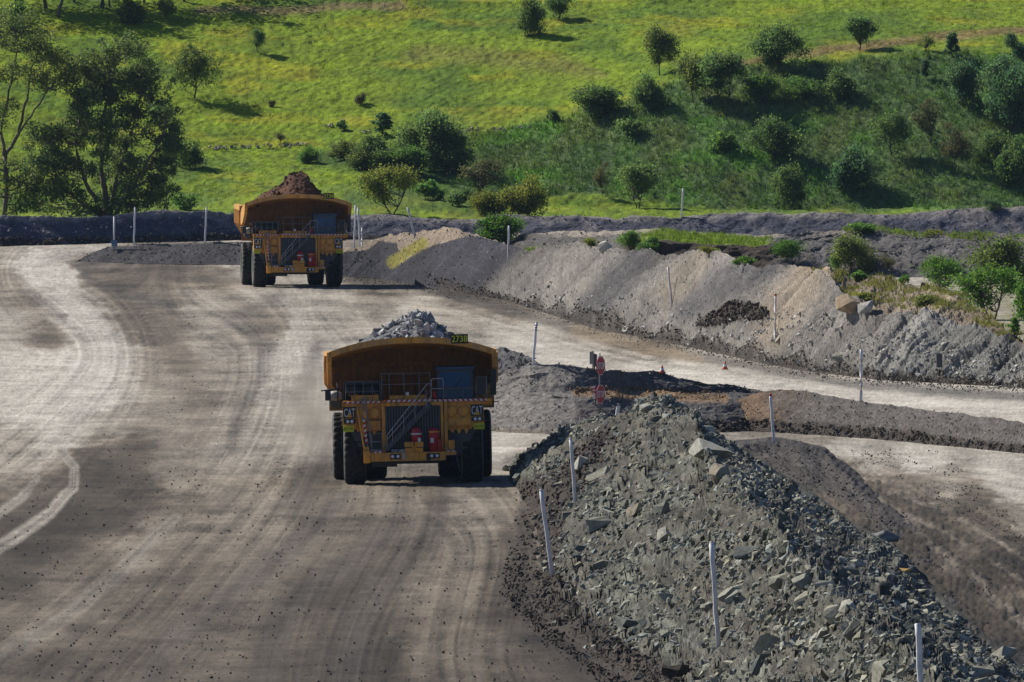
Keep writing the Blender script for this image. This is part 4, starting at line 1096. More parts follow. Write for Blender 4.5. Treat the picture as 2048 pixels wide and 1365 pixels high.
    la.tube([(-2.42, Y0 + 0.25, 3.55), (-2.46, Y0 + 0.2, 3.35), (-2.36, Y0 + 0.05, 2.6), (-2.22, Y0, 1.7), (-2.15, Y0 - 0.02, 1.25)], [0.07, 0.06, 0.045, 0.05, 0.08], 8)
    la.box(-2.26, -2.0, Y0 - 0.05, Y0 + 0.3, 1.0, 1.75, c=0.03)
    la.box(-2.30, -2.12, Y0 + 0.02, Y0 + 0.3, 2.2, 3.4)
    lad = build(la, 'access_ladder', M['logo_yellow'] if False else M['yellow'])
    r1 = MB().tube([(-2.30, Y0 + 0.1, 3.9), (-2.12, Y0 + 0.05, 3.98), (-2.06, Y0 + 0.0, 3.2), (-1.92, Y0 - 0.03, 2.2), (-1.86, Y0 - 0.03, 1.35)], 0.035, 6)
    r1.tube([(-2.28, Y0 + 0.1, 3.9), (-2.24, Y0 + 0.02, 3.0), (-2.1, Y0, 2.0), (-2.0, Y0, 1.35)], 0.03, 6)
    for z in (1.6, 1.95, 2.3, 2.65, 3.0, 3.35): r1.tube([(-2.26 + (3 - z) * 0.1, Y0, z), (-2.03 + (3 - z) * 0.1, Y0 - 0.02, z)], 0.018, 5)
    build(r1, 'ladder_rail', M['rail_dark'], lad)
    sp = MB()
    for k in range(10):
        z = 1.85 + k * 0.11; x = -2.10 - 0.11 * (k / 9)
        sp.add([(x - 0.045, Y0 - 0.05, z), (x + 0.045, Y0 - 0.05, z + 0.03), (x + 0.045, Y0 - 0.05, z + 0.14), (x - 0.045, Y0 - 0.05, z + 0.11), (x - 0.045, Y0 - 0.03, z), (x + 0.045, Y0 - 0.03, z + 0.03), (x + 0.045, Y0 - 0.03, z + 0.14), (x - 0.045, Y0 - 0.03, z + 0.11)],
               [(0, 1, 2, 3), (4, 7, 6, 5), (0, 4, 5, 1), (1, 5, 6, 2), (2, 6, 7, 3), (3, 7, 4, 0)], k % 2)
    build(sp, 'warning_stripe', [M['stripe_red'], M['white']], lad)
    # ---- bumper
    bm_ = MB().box(-2.22, 1.42, Y0 - 0.25, Y0 + 0.5, 1.08, 1.46, c=0.03); bm_.box(-2.24, -1.95, Y0 - 0.28, Y0 + 0.4, 1.02, 1.55); bm_.box(1.35, 1.9, Y0 - 0.1, Y0 + 0.4, 1.30, 1.47)
    bump = build(bm_, 'bumper', M['yellow'])
    stripes(bump, -1.90, -1.40, Y0 - 0.275, 1.462, 1.53, 0.1); stripes(bump, 1.44, 1.88, Y0 - 0.12, 1.475, 1.53, 0.1, flip=-1)
    for xc in (-0.83, 0.92):
        lc = build(MB().box(xc - 0.23, xc + 0.23, Y0 - 0.29, Y0 - 0.252, 1.17, 1.40), 'lamp_housing', M['ink'], bump)
        for dx in (-0.12, 0.12):
            o = link('lamp', lm, lc); o.location = (xc + dx, Y0 - 0.31, 1.29)
    build(MB().box(0.55, 0.75, Y0 - 0.27, Y0 - 0.252, 1.1, 1.4), 'tow_slot', M['ink'], bump)
    build(MB().box(-1.92, -1.42, Y0 - 0.2, Y0 + 0.2, 1.465, 1.62, c=0.02), 'foot_plate', M['rail_dark'], bump)
    # ---- fire tanks and boxes on the bumper
    t1 = build(MB().lathe([(0.02, 0.0), (0.24, 0.0), (0.245, 0.62), (0.22, 0.74), (0.14, 0.82), (0.04, 0.85)], 'z', n=22), 'fire_tank', M['red']); t1.location = (0.13, Y0 + 0.12, 1.74)
    build(MB().lathe([(0.252, 0.50), (0.256, 0.51), (0.256, 0.56), (0.252, 0.57)], 'z', n=22), 'tank_band', M['white'], t1)
    build(MB().box(0.06, 0.2, -0.262, -0.235, 0.12, 0.36), 'tank_label', M['white'], t1)
    t2 = build(MB().lathe([(0.02, 0.0), (0.245, 0.0), (0.25, 0.85), (0.23, 0.98), (0.14, 1.06), (0.04, 1.08)], 'z', n=22), 'fire_tank', M['red']); t2.location = (0.92, Y0 + 0.12, 1.465)
    build(MB().lathe([(0.257, 0.86), (0.26, 0.865), (0.26, 0.91), (0.257, 0.915)], 'z', n=22), 'tank_band', M['logo_yellow'], t2)
    build(MB().box(-0.16, -0.02, -0.268, -0.242, 0.40, 0.62), 'tank_label', M['white'], t2)
    build(MB().lathe([(0.02, 0.0), (0.10, 0.0), (0.10, 0.5), (0.03, 0.58)], 'z', n=12), 'extinguisher', M['red']).location = (1.17, Y0 - 0.02, 1.465)
    for x in (-0.39, 0.06):
        tb = build(MB().box(x, x + 0.36, Y0 - 0.16, Y0 + 0.1, 1.465, 1.66, c=0.02), 'tool_box', M['yellow'])
        build(MB().box(x - 0.02, x + 0.38, Y0 - 0.18, Y0 + 0.1, 1.70, 1.92, c=0.02), 'tool_box', M['yellow'])
    build(MB().box(-0.10, 0.1, Y0 - 0.12, Y0 + 0.12, 1.465, 1.74), 'tank_stand', M['yellow'])
    build(MB().box(-1.0, -0.70, Y0 - 0.1, Y0 + 0.15, 1.465, 1.60), 'tow_pin_box', M['rail_dark'])
    build(MB().lathe([(0.02, 0), (0.16, 0), (0.16, 0.1), (0.05, 0.14)], 'z', n=14), 'coiled_hose', M['pale_dust']).location = (-0.52, Y0 - 0.05, 1.465)
    build(MB().box(-0.52, -0.36, Y0 - 0.30, Y0 - 0.252, 1.15, 1.45), 'dusty_label', M['pale_dust'])
    # ---- right-hand bits
    build(MB().box(1.56, 1.84, Y0 + 0.15, Y0 + 0.5, 1.55, 1.95, c=0.02), 'side_box', M['yellow'])
    build(MB().tube([(1.62, Y0 + 0.3, 2.4), (1.95, Y0 + 0.2, 2.0), (2.15, Y0 + 0.15, 1.5), (2.1, Y0 + 0.15, 1.3), (1.98, Y0 + 0.2, 1.3)], 0.02, 6), 'cable', M['ink'])
    build(MB().tube([(1.90, Y0 + 0.35, 1.35), (2.05, Y0 + 0.4, 0.55)], [0.05, 0.035], 6), 'ladder_stile', M['steel_blue'])
    build(MB().tube([(-1.86, Y0 + 0.3, 1.5), (-1.86, Y0 + 0.3, 2.30), (-1.44, Y0 + 0.3, 2.34), (-1.44, Y0 + 0.3, 1.5)], 0.018, 6).tube([(-1.86, Y0 + 0.3, 1.95), (-1.44, Y0 + 0.3, 1.95)], 0.018, 6), 'foot_rail', M['rail'])
    build(MB().tube([(3.3, Y0 + 0.8, 3.6), (3.85, Y0 + 0.7, 3.62), (3.86, Y0 + 0.7, 3.5)], 0.02, 6), 'marker_arm', M['ink'])
    return T

truck_near = haul_truck('haul_truck', 'nearer yellow mining haul truck carrying grey rock, number plate 2738 on its canopy', '2738', 'RD2738', 'loaded haul trucks driving up the road')
tx, ty = ground(828, 966)
truck_near.location = (float(tx), float(ty), 0.0)
truck_near.rotation_euler = (0, -math.radians(1.16), math.radians(1.0))
truck_far = haul_truck('haul_truck', 'farther yellow mining haul truck carrying brown earth, turning on the bend', '2736', 'RD2736', 'loaded haul trucks driving up the road')
tx, ty = ground(593, 574)
truck_far.location = (float(tx), float(ty), 0.0)
truck_far.rotation_euler = (0, 0, math.radians(4.5))

# ---- loads
def rock_hull(seed, n=16, flat=0.7, mat=None):
    rg = np.random.default_rng(seed)
    p = rg.normal(size=(n, 3)); p /= np.linalg.norm(p, axis=1)[:, None]
    p *= rg.uniform(0.72, 1.0, (n, 1)); p *= np.array([1.0, rg.uniform(0.6, 0.9), flat])
    bm = bmesh.new()
    for q_ in p: bm.verts.new(q_)
    r = bmesh.ops.convex_hull(bm, input=bm.verts[:])
    junk = [g_ for g_ in r['geom_interior'] if isinstance(g_, bmesh.types.BMVert)]
    bmesh.ops.delete(bm, geom=junk, context='VERTS')
    bmesh.ops.triangulate(bm, faces=bm.faces[:])
    bmesh.ops.recalc_face_normals(bm, faces=bm.faces)
    bm.verts.ensure_lookup_table(); bm.verts.index_update()
    v = np.array([q_.co[:] for q_ in bm.verts]); f = np.array([[q_.index for q_ in fc.verts] for fc in bm.faces])
    bm.free()
    return v, f
HULLS = [rock_hull(100 + k, 14 + k % 6, 0.5 + 0.05 * (k % 8)) for k in range(16)]
SMALL = [rock_hull(200 + k, 8, 0.6 + 0.05 * (k % 5)) for k in range(10)]
ROCK_MESH = {}
def rock_mesh(k, mat):
    key = (k % 16, mat)
    if key not in ROCK_MESH:
        v, f = HULLS[k % 16]
        ROCK_MESH[key] = np_mesh('rock', v, f, M[mat])
    return ROCK_MESH[key]
def rand_rot(rg, n):
    q_ = rg.normal(size=(n, 4)); q_ /= np.linalg.norm(q_, axis=1)[:, None]
    w, x, y, z = q_.T
    return np.stack([np.stack([1 - 2 * (y * y + z * z), 2 * (x * y - z * w), 2 * (x * z + y * w)], -1),
                     np.stack([2 * (x * y + z * w), 1 - 2 * (x * x + z * z), 2 * (y * z - x * w)], -1),
                     np.stack([2 * (x * z - y * w), 2 * (y * z + x * w), 1 - 2 * (x * x + y * y)], -1)], 1)
def scatter(name, pos, size, cols, mat, parent=None, seed=1, shapes=SMALL):
    """many small stones as one mesh"""
    rg = np.random.default_rng(seed); n = len(pos)
    R = rand_rot(rg, n); pick = rg.integers(0, len(shapes), n)
    V = []; Fc = []; Cc = []; off = 0
    for k, (v, f) in enumerate(shapes):
        idx = np.where(pick == k)[0]
        if len(idx) == 0: continue
        vv = np.einsum('nij,vj->nvi', R[idx], v) * size[idx][:, None, None] + pos[idx][:, None, :]
        ff = f[None] + (np.arange(len(idx)) * len(v))[:, None, None] + off
        V.append(vv.reshape(-1, 3)); Fc.append(ff.reshape(-1, 3))
        Cc.append(np.repeat(cols[idx], len(v), 0))
        off += len(idx) * len(v)
    me = np_mesh(name, np.concatenate(V), np.concatenate(Fc), M[mat], np.concatenate(Cc))
    return tag(link(name, me, parent), kind='stuff')

def load(name, label, truck, peak, prof, mat, colr, n_rock, rmax, seed, rmat, spread):
    L = empty(name, truck.location, label, 'load')
    L.rotation_euler = truck.rotation_euler
    rg = np.random.default_rng(seed)
    xs = np.linspace(-3.5, 3.5, 90); ys = np.linspace(0.6, 8.8, 90)
    X, Y = np.meshgrid(xs, ys)
    H = np.interp(X, [p[0] for p in prof], [p[1] for p in prof])
    fall = np.clip(1 - (np.abs(Y - 4.4) / 4.4) ** 2, 0, 1)
    base = 4.9
    Z = base + (H - base) * (0.25 + 0.75 * fall) + 0.16 * fbm(X / 0.7, Y / 0.7, seed, 4)
    can = np.array([arch(v) for v in X.ravel()]).reshape(X.shape) - 0.30
    Z = np.where(Y < 3.3, np.maximum(Z, can - 0.25 * smooth(0.6, 3.0, Y) - 0.3 * (1 - smooth(0.6, 1.2, Y)) * 0), Z)
    i = np.arange(X.size).reshape(X.shape)
    f = np.stack([i[:-1, :-1], i[:-1, 1:], i[1:, 1:], i[1:, :-1]], -1).reshape(-1, 4)
    c = np.ones((X.size, 3)) * rgb(colr) * (1 + 0.35 * fbm(X / 0.3, Y / 0.3, seed + 3, 3)).reshape(-1, 1)
    link('heap', np_mesh('heap', np.stack([X, Y, Z], -1).reshape(-1, 3), f, M[mat], c), L)
    pos = []; sz = []
    for k in range(n_rock):
        x = float(np.clip(rg.normal(peak, spread), -3.2, 3.2)); y = float(rg.uniform(1.2, 6.5))
        a = int((y - 0.6) / 8.2 * 89); b_ = int((x + 3.5) / 7 * 89)
        z = float(Z[a, b_]); s = rmax * float(rg.uniform(0.35, 1.0)) ** 1.6
        if k < 70:
            o = link('rock', rock_mesh(k, rmat), L)
            o.location = (x, y, z); o.scale = (s, s * 0.8, s * 0.8); o.rotation_euler = tuple(rg.uniform(0, 6.28, 3))
        else:
            pos.append((x, y, z)); sz.append(s * 0.55)
    if pos:
        pos = np.array(pos); sz = np.array(sz)
        scatter('rubble', pos, sz, np.ones((len(pos), 3)) * rgb(colr) * rg.uniform(0.6, 1.5, (len(pos), 1)), 'clod', L, seed)
    return L
M['load_stone'] = stone_mat('pale_blue_grey_stone', (0.44, 0.45, 0.465), 0.5)
load('rock_load', 'heap of broken pale grey rock in tray of nearer truck', truck_near, 0.3,
     [(-3.5, 5.3), (-2.4, 6.2), (-1.4, 6.75), (-0.6, 7.0), (-0.1, 7.25), (0.35, 7.5), (0.7, 7.3), (1.1, 6.9), (1.7, 6.5), (2.4, 6.1), (3.5, 5.3)], 'spoil', (0.17, 0.175, 0.18), 520, 0.56, 31, 'load_stone', 1.1)
M['earth_lump'] = stone_mat('brown_earth', (0.115, 0.058, 0.034), 0.3)
load('earth_load', 'heap of brown earth with a tall lump in tray of farther truck', truck_far, 0.2,
     [(-3.5, 5.0), (-2.9, 5.7), (-2.4, 6.35), (-1.6, 6.75), (-1.0, 7.0), (-0.65, 7.25), (-0.4, 7.65), (-0.05, 7.95), (0.7, 8.0), (1.05, 7.75), (1.25, 7.3), (1.55, 6.95), (2.1, 6.55), (2.3, 6.0), (3.5, 5.0)], 'spoil', (0.105, 0.054, 0.032), 520, 0.42, 37, 'earth_lump', 1.35)

# ------------------------------------------------------------------ rocks of the rubble berm
rg = np.random.default_rng(55)
PR = rubble
def visible_vertices(P, cond):
    idx = np.argwhere(cond)
    return idx
flat_y = lambda P: (P.px > -60) & (P.px < 2110) & (P.py > 380) & (P.py < 1420)
ok = flat_y(PR) & (PR.L > 0.03) & (PR.L < 1.9) & (PR.Z > 0.05)
idx = np.argwhere(ok)
w_rock = 1 - 0.85 * rubble_low[ok]
w_rock = w_rock * (0.45 + 1.2 * smooth(-0.25, 0.35, fbm(PR.px[ok] / 55, PR.py[ok] / 32, 191, 3)))
w_rock = w_rock / w_rock.sum()
def pick(n, w=None): return idx[rg.choice(len(idx), n, p=w)]
def stone_cols(n, base, spread=0.35):
    k = rg.uniform(1 - spread, 1 + spread, (n, 1))
    t = rg.uniform(-1, 1, (n, 1))
    return np.ones((n, 3)) * rgb(base) * k * (1 + t * np.array([[0.10, 0.02, -0.12]]))
# 270 rocks that can be told apart are parts of the berm
MATS = ['slate', 'slate', 'slate', 'slate', 'pale_green', 'slate_dark']
M['pale_green'] = stone_mat('pale_green_stone', (0.37, 0.37, 0.31), 0.2)
M['slate_dark'] = stone_mat('dark_green_stone', (0.115, 0.128, 0.118), 0.3)
for k, (r_, c_) in enumerate(pick(285, w_rock)):
    s_ = 0.22 + 0.38 * float(rg.random()) ** 1.8
    o = link('rock', rock_mesh(k, MATS[int(rg.integers(0, 6))]), rubble.obj)
    p = rubble.V[r_, c_]
    o.location = (p[0], p[1], p[2] - 0.12 * s_)
    o.scale = (s_ * 1.15, s_ * 0.9, s_ * 0.72)
    o.rotation_euler = (rg.uniform(-0.7, 0.7), rg.uniform(-0.8, 0.2), rg.uniform(0, 6.28))
sel = pick(26000, w_rock); n = len(sel)
pos = rubble.V[sel[:, 0], sel[:, 1]] + np.stack([rg.normal(0, .06, n), rg.normal(0, .5, n), np.zeros(n)], -1)
size = 0.04 + 0.27 * rg.random(n) ** 3.2
pos[:, 2] -= 0.25 * size
scatter('broken_stone', pos, size, stone_cols(n, (0.235, 0.240, 0.198), 0.72), 'clod', rubble.obj, 5)
low_idx = np.argwhere(ok & (rubble_low > 0.45))
sel = low_idx[rg.choice(len(low_idx), 3200)]; n = len(sel)
pos = rubble.V[sel[:, 0], sel[:, 1]]
scatter('dark_clods', pos, 0.04 + 0.17 * rg.random(n) ** 3.0, stone_cols(n, (0.090, 0.075, 0.062), 0.4), 'clod', rubble.obj, 6)

# big rocks one could pick out: things of their own
BIG = [  # px, py of the centre, width and height in photo pixels, stone, tilt, label
    (1412, 893, 92, 40, 'pale_green', 0.25, 'long flat tan-grey slab lying across the upper face of the rubble berm'),
    (1442, 942, 40, 46, 'tan_light', -0.2, 'pale pointed tan rock standing upright just below the long flat slab'),
    (1196, 948, 58, 26, 'slate', -0.5, 'slanting grey green slab beside the second guide post of the berm'),
    (1166, 925, 34, 36, 'pale_green', 0.4, 'pale rock right behind the leaning post near the truck shadow'),
    (1205, 997, 24, 26, 'slate_dark', 0.3, 'small dark pointed rock below the slanting slab'),
    (1328, 1016, 36, 34, 'slate', 0.1, 'squarish grey rock, darker of a close pair in the middle of the berm'),
    (1278, 1018, 50, 26, 'tan_light', -0.2, 'pale pinkish rock, lighter of a close pair in the middle of the berm'),
    (1193, 1046, 60, 38, 'slate', -0.4, 'bulky grey green block half sunk in dark soil'),
    (1332, 1070, 36, 40, 'pale_green', 0.3, 'smooth pale green slab leaning in the middle of the berm'),
    (1500, 1105, 56, 30, 'slate_dark', 0.1, 'dark block on the crest behind the tall middle guide post'),
    (1772, 1070, 60, 32, 'pale_stone_g', 0.05, 'rounded grey boulder with a pale top on the edge by the dark mud'),
    (1612, 1162, 60, 52, 'slate', 0.2, 'large brown-grey boulder on the crest with a flat lit top'),
    (1680, 1222, 60, 48, 'slate', 0.05, 'square grey boulder with a cracked face low on the berm'),
    (1655, 1262, 60, 24, 'pale_green', -0.15, 'thin pale slab lying under the square boulder'),
    (1540, 1285, 64, 56, 'slate', 0.5, 'large curved grey green rock near the foot of the berm'),
    (1712, 1255, 44, 44, 'slate', -0.4, 'leaning grey block touching the square boulder'),
    (1775, 1330, 110, 46, 'slate', -0.25, 'very large slanting rock beside the lowest guide post'),
    (1470, 1180, 70, 30, 'slate', -0.45, 'long slanting rock behind the tall middle guide post'),
    (1420, 1212, 44, 24, 'pale_green', -0.3, 'grey rock at the foot of the tall middle guide post'),
    (1205, 1130, 40, 28, 'slate', -0.4, 'angular rock just above the foot of the leaning post'),
    (1245, 1240, 56, 34, 'slate_dark', -0.2, 'dark rock with a lit edge above the dark clods'),
    (1360, 1345, 66, 36, 'dark_soil', 0.1, 'dark brown clod heaped at the bottom edge of the berm'),
    (2010, 1310, 60, 34, 'pale_green', -0.4, 'flat pale rock at the far lower corner of the berm'),
    (1960, 1345, 60, 36, 'slate', -0.3, 'grey green rock next to the flat pale rock in the corner'),
    (1300, 815, 40, 20, 'pale_green', 0.1, 'flat rock capping the very top of the berm'),
    (1810, 1142, 28, 14, 'yellow_stone', 0.2, 'small ochre yellow stone at the edge of the dark mud'),
]
M['tan_light'] = stone_mat('light_tan_stone', (0.36, 0.315, 0.235), 0.15)
M['pale_stone_g'] = stone_mat('pale_grey_boulder', (0.25, 0.255, 0.25), 0.15)
M['dark_soil'] = stone_mat('dark_soil_clod', (0.055, 0.045, 0.036), 0.2)
M['yellow_stone'] = stone_mat('ochre_stone', (0.42, 0.28, 0.09), 0.1)
def big_rock(P, px, py, w, h, mat, tilt, label, group=None, k=0, cat='rock', name='boulder'):
    p = P.at(px, py + h * 0.32)
    sc = p.y / F_PX
    v, f = HULLS[(k * 5 + 3) % 16]
    key = ('big', mat, k)
    # two rounds of splitting with jitter give chipped faces
    bm = bmesh.new()
    for q_ in v: bm.verts.new(q_)
    bm.verts.ensure_lookup_table()
    for t in f: bm.faces.new([bm.verts[i] for i in t])
    bmesh.ops.subdivide_edges(bm, edges=bm.edges[:], cuts=2, use_grid_fill=True)
    for q_ in bm.verts:
        d = 0.06 * (random.random() - 0.5)
        q_.co = q_.co * (1 + d)
    bmesh.ops.triangulate(bm, faces=bm.faces[:])
    me = bpy.data.meshes.new(name); bm.to_mesh(me); bm.free()
    me.materials.append(M[mat])
    xs = [q_.co.x for q_ in me.vertices]; zs = [q_.co.z for q_ in me.vertices]
    o = link(name, me)
    sx = w * sc / (max(xs) - min(xs)); sz = h * sc / (max(zs) - min(zs))
    o.scale = (sx, 0.5 * (sx + sz), sz)
    o.rotation_euler = (0.15 * math.sin(k), tilt, 0)
    o.location = (p.x, p.y, p.z + 0.16 * h * sc)
    return tag(o, label, cat, group)
for k, (px, py, w, h, m_, t_, lab) in enumerate(BIG):
    big_rock(rubble, px, py, w, h, m_, t_, lab, 'big rocks on the rubble berm', k)
FARROCKS = [
    (spoil, 1702, 608, 64, 44, 'tan_stone', 0.15, 'large tan boulder with a dark shaded side on top of the spoil windrow'),
    (spoil, 1735, 612, 34, 26, 'pale_stone', -0.1, 'pale cream boulder leaning behind the large tan one'),
    (spoil, 1746, 625, 16, 14, 'dark_stone', 0.1, 'small dark round rock in front of the cream boulder'),
    (spoil, 1850, 620, 18, 17, 'pale_stone', 0.2, 'lone pale grey rock on top of the spoil windrow'),
    (spoil, 1212, 489, 28, 30, 'pale_stone', 0.0, 'pale grey boulder perched on the crest beside green grass'),
    (spoil, 1846, 569, 14, 13, 'dark_stone', 0.0, 'dark rock behind the lone pale rock, upper of two'),
    (spoil, 1856, 577, 14, 13, 'dark_stone', 0.3, 'dark rock behind the lone pale rock, lower of two'),
    (spoil, 1680, 715, 30, 18, 'slate', 0.2, 'flat grey rock at the foot of the spoil near the tall post'),
    (spoil, 1558, 675, 14, 20, 'slate', 0.5, 'upright slab leaning at the base of the post on the tan spoil'),
    (bank, 1925, 556, 16, 14, 'dark_stone', 0.0, 'dark rock on the bank between two bushes'),
    (hill, 1418, 203, 20, 14, 'dark_stone', 0.0, 'small blackish rock among the scrub on the shaded hillside'),
]
for k, (P, px, py, w, h, m_, t_, lab) in enumerate(FARROCKS):
    big_rock(P, px, py, w, h, m_, t_, lab, None, k + 40)

# ---- stones and clods on the other banks
def litter(name, P, n, smin, smax, colr, seed, cond=None, spread=0.4, power=3.0):
    r2 = np.random.default_rng(seed)
    m = flat_y(P) & (P.L > 0.02) & (P.L < P.L.max() - 1.0)
    if cond is not None: m &= cond
    ix = np.argwhere(m)
    if len(ix) == 0: return
    s2 = ix[r2.choice(len(ix), n)]
    pos = P.V[s2[:, 0], s2[:, 1]] + np.stack([r2.normal(0, .08, n), r2.normal(0, .2, n), np.zeros(n)], -1)
    sz = smin + (smax - smin) * r2.random(n) ** power
    k = r2.uniform(1 - spread, 1 + spread, (n, 1))
    return scatter(name, pos, sz, np.ones((n, 3)) * rgb(colr) * k, 'clod', P.obj, seed)
litter('loose_stones', spoil, 4200, 0.03, 0.11, (0.38, 0.36, 0.33), 11, spoil.px > 930, 0.5)
litter('pale_stones', spoil, 2200, 0.05, 0.26, (0.42, 0.41, 0.38), 12, ((spoil.px > 1480) & (spoil.L < 0.6)) | ((spoil.px > 1050) & (spoil.L < 0.38)), 0.35)
litter('dark_clods', spoil, 4200, 0.03, 0.15, (0.11, 0.092, 0.077), 13, (spoil.L < 0.12) & (spoil.px > 850), 0.4, 2.0)
litter('mud_clods', spoil, 900, 0.05, 0.24, (0.07, 0.058, 0.05), 14, stroke(spoil.px, spoil.py, [(1405, 645, 12), (1470, 622, 22), (1525, 625, 14)], 16, 0.4, 8, 93) > 0.5, 0.3, 1.5)
litter('dark_stones', spoil, 900, 0.05, 0.15, (0.10, 0.10, 0.108), 15, spoil.px < 1000, 0.4)
litter('bank_stones', bank, 1800, 0.05, 0.20, (0.22, 0.21, 0.20), 16, (bank.px > 1540) | (bank.px < 1230), 0.5)
litter('berm_stones', far_berm, 2200, 0.05, 0.18, (0.22, 0.21, 0.215), 17, far_berm.L < 1.05, 0.5)
litter('berm_clods', far_berm, 700, 0.10, 0.36, (0.06, 0.05, 0.045), 18, (far_berm.L < 0.22) & (far_berm.px < 700), 0.4, 2.0)
litter('berm_stones', median, 500, 0.05, 0.16, (0.11, 0.105, 0.105), 19)
litter('berm_stones', island, 2600, 0.025, 0.11, (0.24, 0.23, 0.215), 20, None, 0.5)
litter('orange_stones', island, 420, 0.05, 0.2, (0.27, 0.18, 0.10), 21, stroke(island.px, island.py, [(1150, 785, 7), (1250, 788, 10), (1340, 792, 10), (1450, 797, 8)], 10, 0.5, 8, 105) > 0.4, 0.4)
litter('mud_clods', island, 320, 0.08, 0.3, (0.06, 0.048, 0.04), 22, (island.L < 0.35) & (island.px > 1180), 0.3, 2.0)
litter('berm_stones', island2, 2200, 0.025, 0.10, (0.19, 0.18, 0.17), 23, None, 0.5)
litter('mud_clods', island2, 1300, 0.04, 0.22, (0.10, 0.084, 0.07), 24, island2.L < 0.28, 0.3, 2.6)
litter('heap_stones', heap, 500, 0.05, 0.22, (0.11, 0.11, 0.112), 25, None, 0.4)
litter('row_stones', dark_row, 3600, 0.02, 0.12, (0.10, 0.094, 0.088), 26, None, 0.5)

# ---- clods and pebbles dropped on the road surface
def road_litter(name, n, region, smin, smax, colr, seed, power=4.0):
    r2 = np.random.default_rng(seed)
    px, py = region(r2, n)
    X, Y = ground(px, py)
    sz = smin + (smax - smin) * r2.random(n) ** power
    pos = np.stack([X, Y, 0.35 * sz], -1)
    return scatter(name, pos, sz, np.ones((n, 3)) * rgb(colr) * r2.uniform(0.6, 1.4, (n, 1)), 'clod', None, seed)
def reg(r2, n):
    px = r2.uniform(-60, 1250, n); py = 560 + 880 * r2.random(n) ** 0.7
    d = fbm(px / 110, py / 90, 301, 3) + 0.25 * (py > 950) + r2.normal(0, 0.35, n) - 0.6 * (px < 330) * (py < 860)
    edge = C([(560, 900), (960, 1000), (1150, 1030), (1260, 1090), (1365, 1260), (1500, 1300)])(py)
    keep = (d > -0.05) & (px < edge)
    i = np.where(keep)[0]
    i = i[r2.integers(0, len(i), n)]
    return px[i], py[i]
tag(road_litter('road_pebbles', 5200, reg, 0.018, 0.085, (0.11, 0.10, 0.088), 61, 3.5), 'dark clods and pebbles scattered on the haul road')
def reg2(r2, n):
    py = r2.uniform(955, 1430, n)
    edge = C([(955, 1050), (985, 1075), (1060, 1078), (1150, 1045), (1200, 1050), (1290, 1132), (1365, 1255), (1430, 1330)])(py)
    return edge - 6 + r2.normal(0, 16, n) - 10 * np.abs(r2.normal(0, 1, n)), py
tag(road_litter('edge_clods', 2600, reg2, 0.02, 0.13, (0.09, 0.076, 0.063), 62, 3.0), 'dark soil clods along the edge of the haul road')
def reg3(r2, n):
    px = r2.uniform(1480, 2110, n); py = r2.uniform(900, 1330, n)
    lo = C([(1480, 930), (1660, 925), (1760, 985), (1900, 1110), (2110, 1300)])(px)
    d = fbm(px / 60, py / 40, 302, 3)
    i = np.where((d > -0.05) & (py < lo + 60) & (py > lo - 190 * smooth(1480, 1900, px)))[0]
    i = i[r2.integers(0, len(i), n)]
    return px[i], py[i]
tag(road_litter('mud_lumps', 9000, reg3, 0.012, 0.075, (0.10, 0.085, 0.072), 63, 4.0), 'lumps of dark mud beyond the rubble berm')
def reg4(r2, n):
    px = r2.uniform(680, 2110, n)
    e = C([(680, 552), (760, 558), (870, 579), (1000, 601), (1080, 625), (1200, 663), (1330, 685), (1400, 701), (1500, 723), (1600, 743), (1750, 761), (1900, 769), (2110, 779)])(px)
    return px, e + 3 + np.abs(r2.normal(0, 6, n)) - 3
tag(road_litter('verge_clods', 3600, reg4, 0.02, 0.10, (0.15, 0.128, 0.105), 64, 3.0), 'dark clods along the foot of the long spoil windrow')

# ------------------------------------------------------------------ trees and bushes
TINTS = {'dark': (0.100, 0.155, 0.062), 'deep': (0.078, 0.140, 0.080), 'olive': (0.130, 0.160, 0.055), 'mid': (0.10, 0.18, 0.05), 'bright': (0.085, 0.165, 0.030),
         'yellow': (0.150, 0.165, 0.040), 'brown': (0.10, 0.095, 0.055), 'gum': (0.112, 0.145, 0.060)}
for k_, v_ in TINTS.items():
    M['leaf_' + k_] = leaf_mat('leaves_' + k_, v_, 0.55)
def leaves_mesh(name, centers, spread, per, size, mat, rg, droop=0.0, flat=1.0):
    K = len(centers)
    n = K * per
    cidx = np.repeat(np.arange(K), per)
    c = centers[cidx] + rg.normal(size=(n, 3)) * spread[cidx][:, None] * np.array([1, 1, 0.72 * flat])
    a = rg.normal(size=(n, 3)); a[:, 2] -= droop; a /= np.linalg.norm(a, axis=1)[:, None]
    b = np.cross(a, rg.normal(size=(n, 3))); b /= np.linalg.norm(b, axis=1)[:, None] + 1e-9
    L = size * rg.uniform(0.6, 1.5, (n, 1)); Wd = L * rg.uniform(0.35, 0.65, (n, 1))
    v = np.stack([c - a * L, c - b * Wd, c + a * L, c + b * Wd], 1).reshape(-1, 3)
    f = np.arange(n * 4).reshape(n, 4)
    shade = (rg.uniform(0.72, 1.3, K)[cidx] * rg.uniform(0.7, 1.35, n))[:, None]
    hue = rg.uniform(-1, 1, (n, 1)) * 0.5 + rg.uniform(-1, 1, (K, 1))[cidx] * 0.6
    col = shade * (1 + hue * np.array([[0.22, 0.05, -0.15]]))
    return np_mesh(name, v, f, mat, np.repeat(col, 4, 0))
def wiggle(p, q, rg, n=5, amp=0.08):
    p = np.array(p, float); q = np.array(q, float); L = np.linalg.norm(q - p)
    out = []
    for i in range(n + 1):
        t = i / n
        out.append(p + (q - p) * t + rg.normal(size=3) * amp * L * math.sin(math.pi * t) + np.array([0, 0, -0.10 * L * math.sin(math.pi * t) * (1 - t)]))
    return [tuple(x) for x in out]
VARIANTS = {}
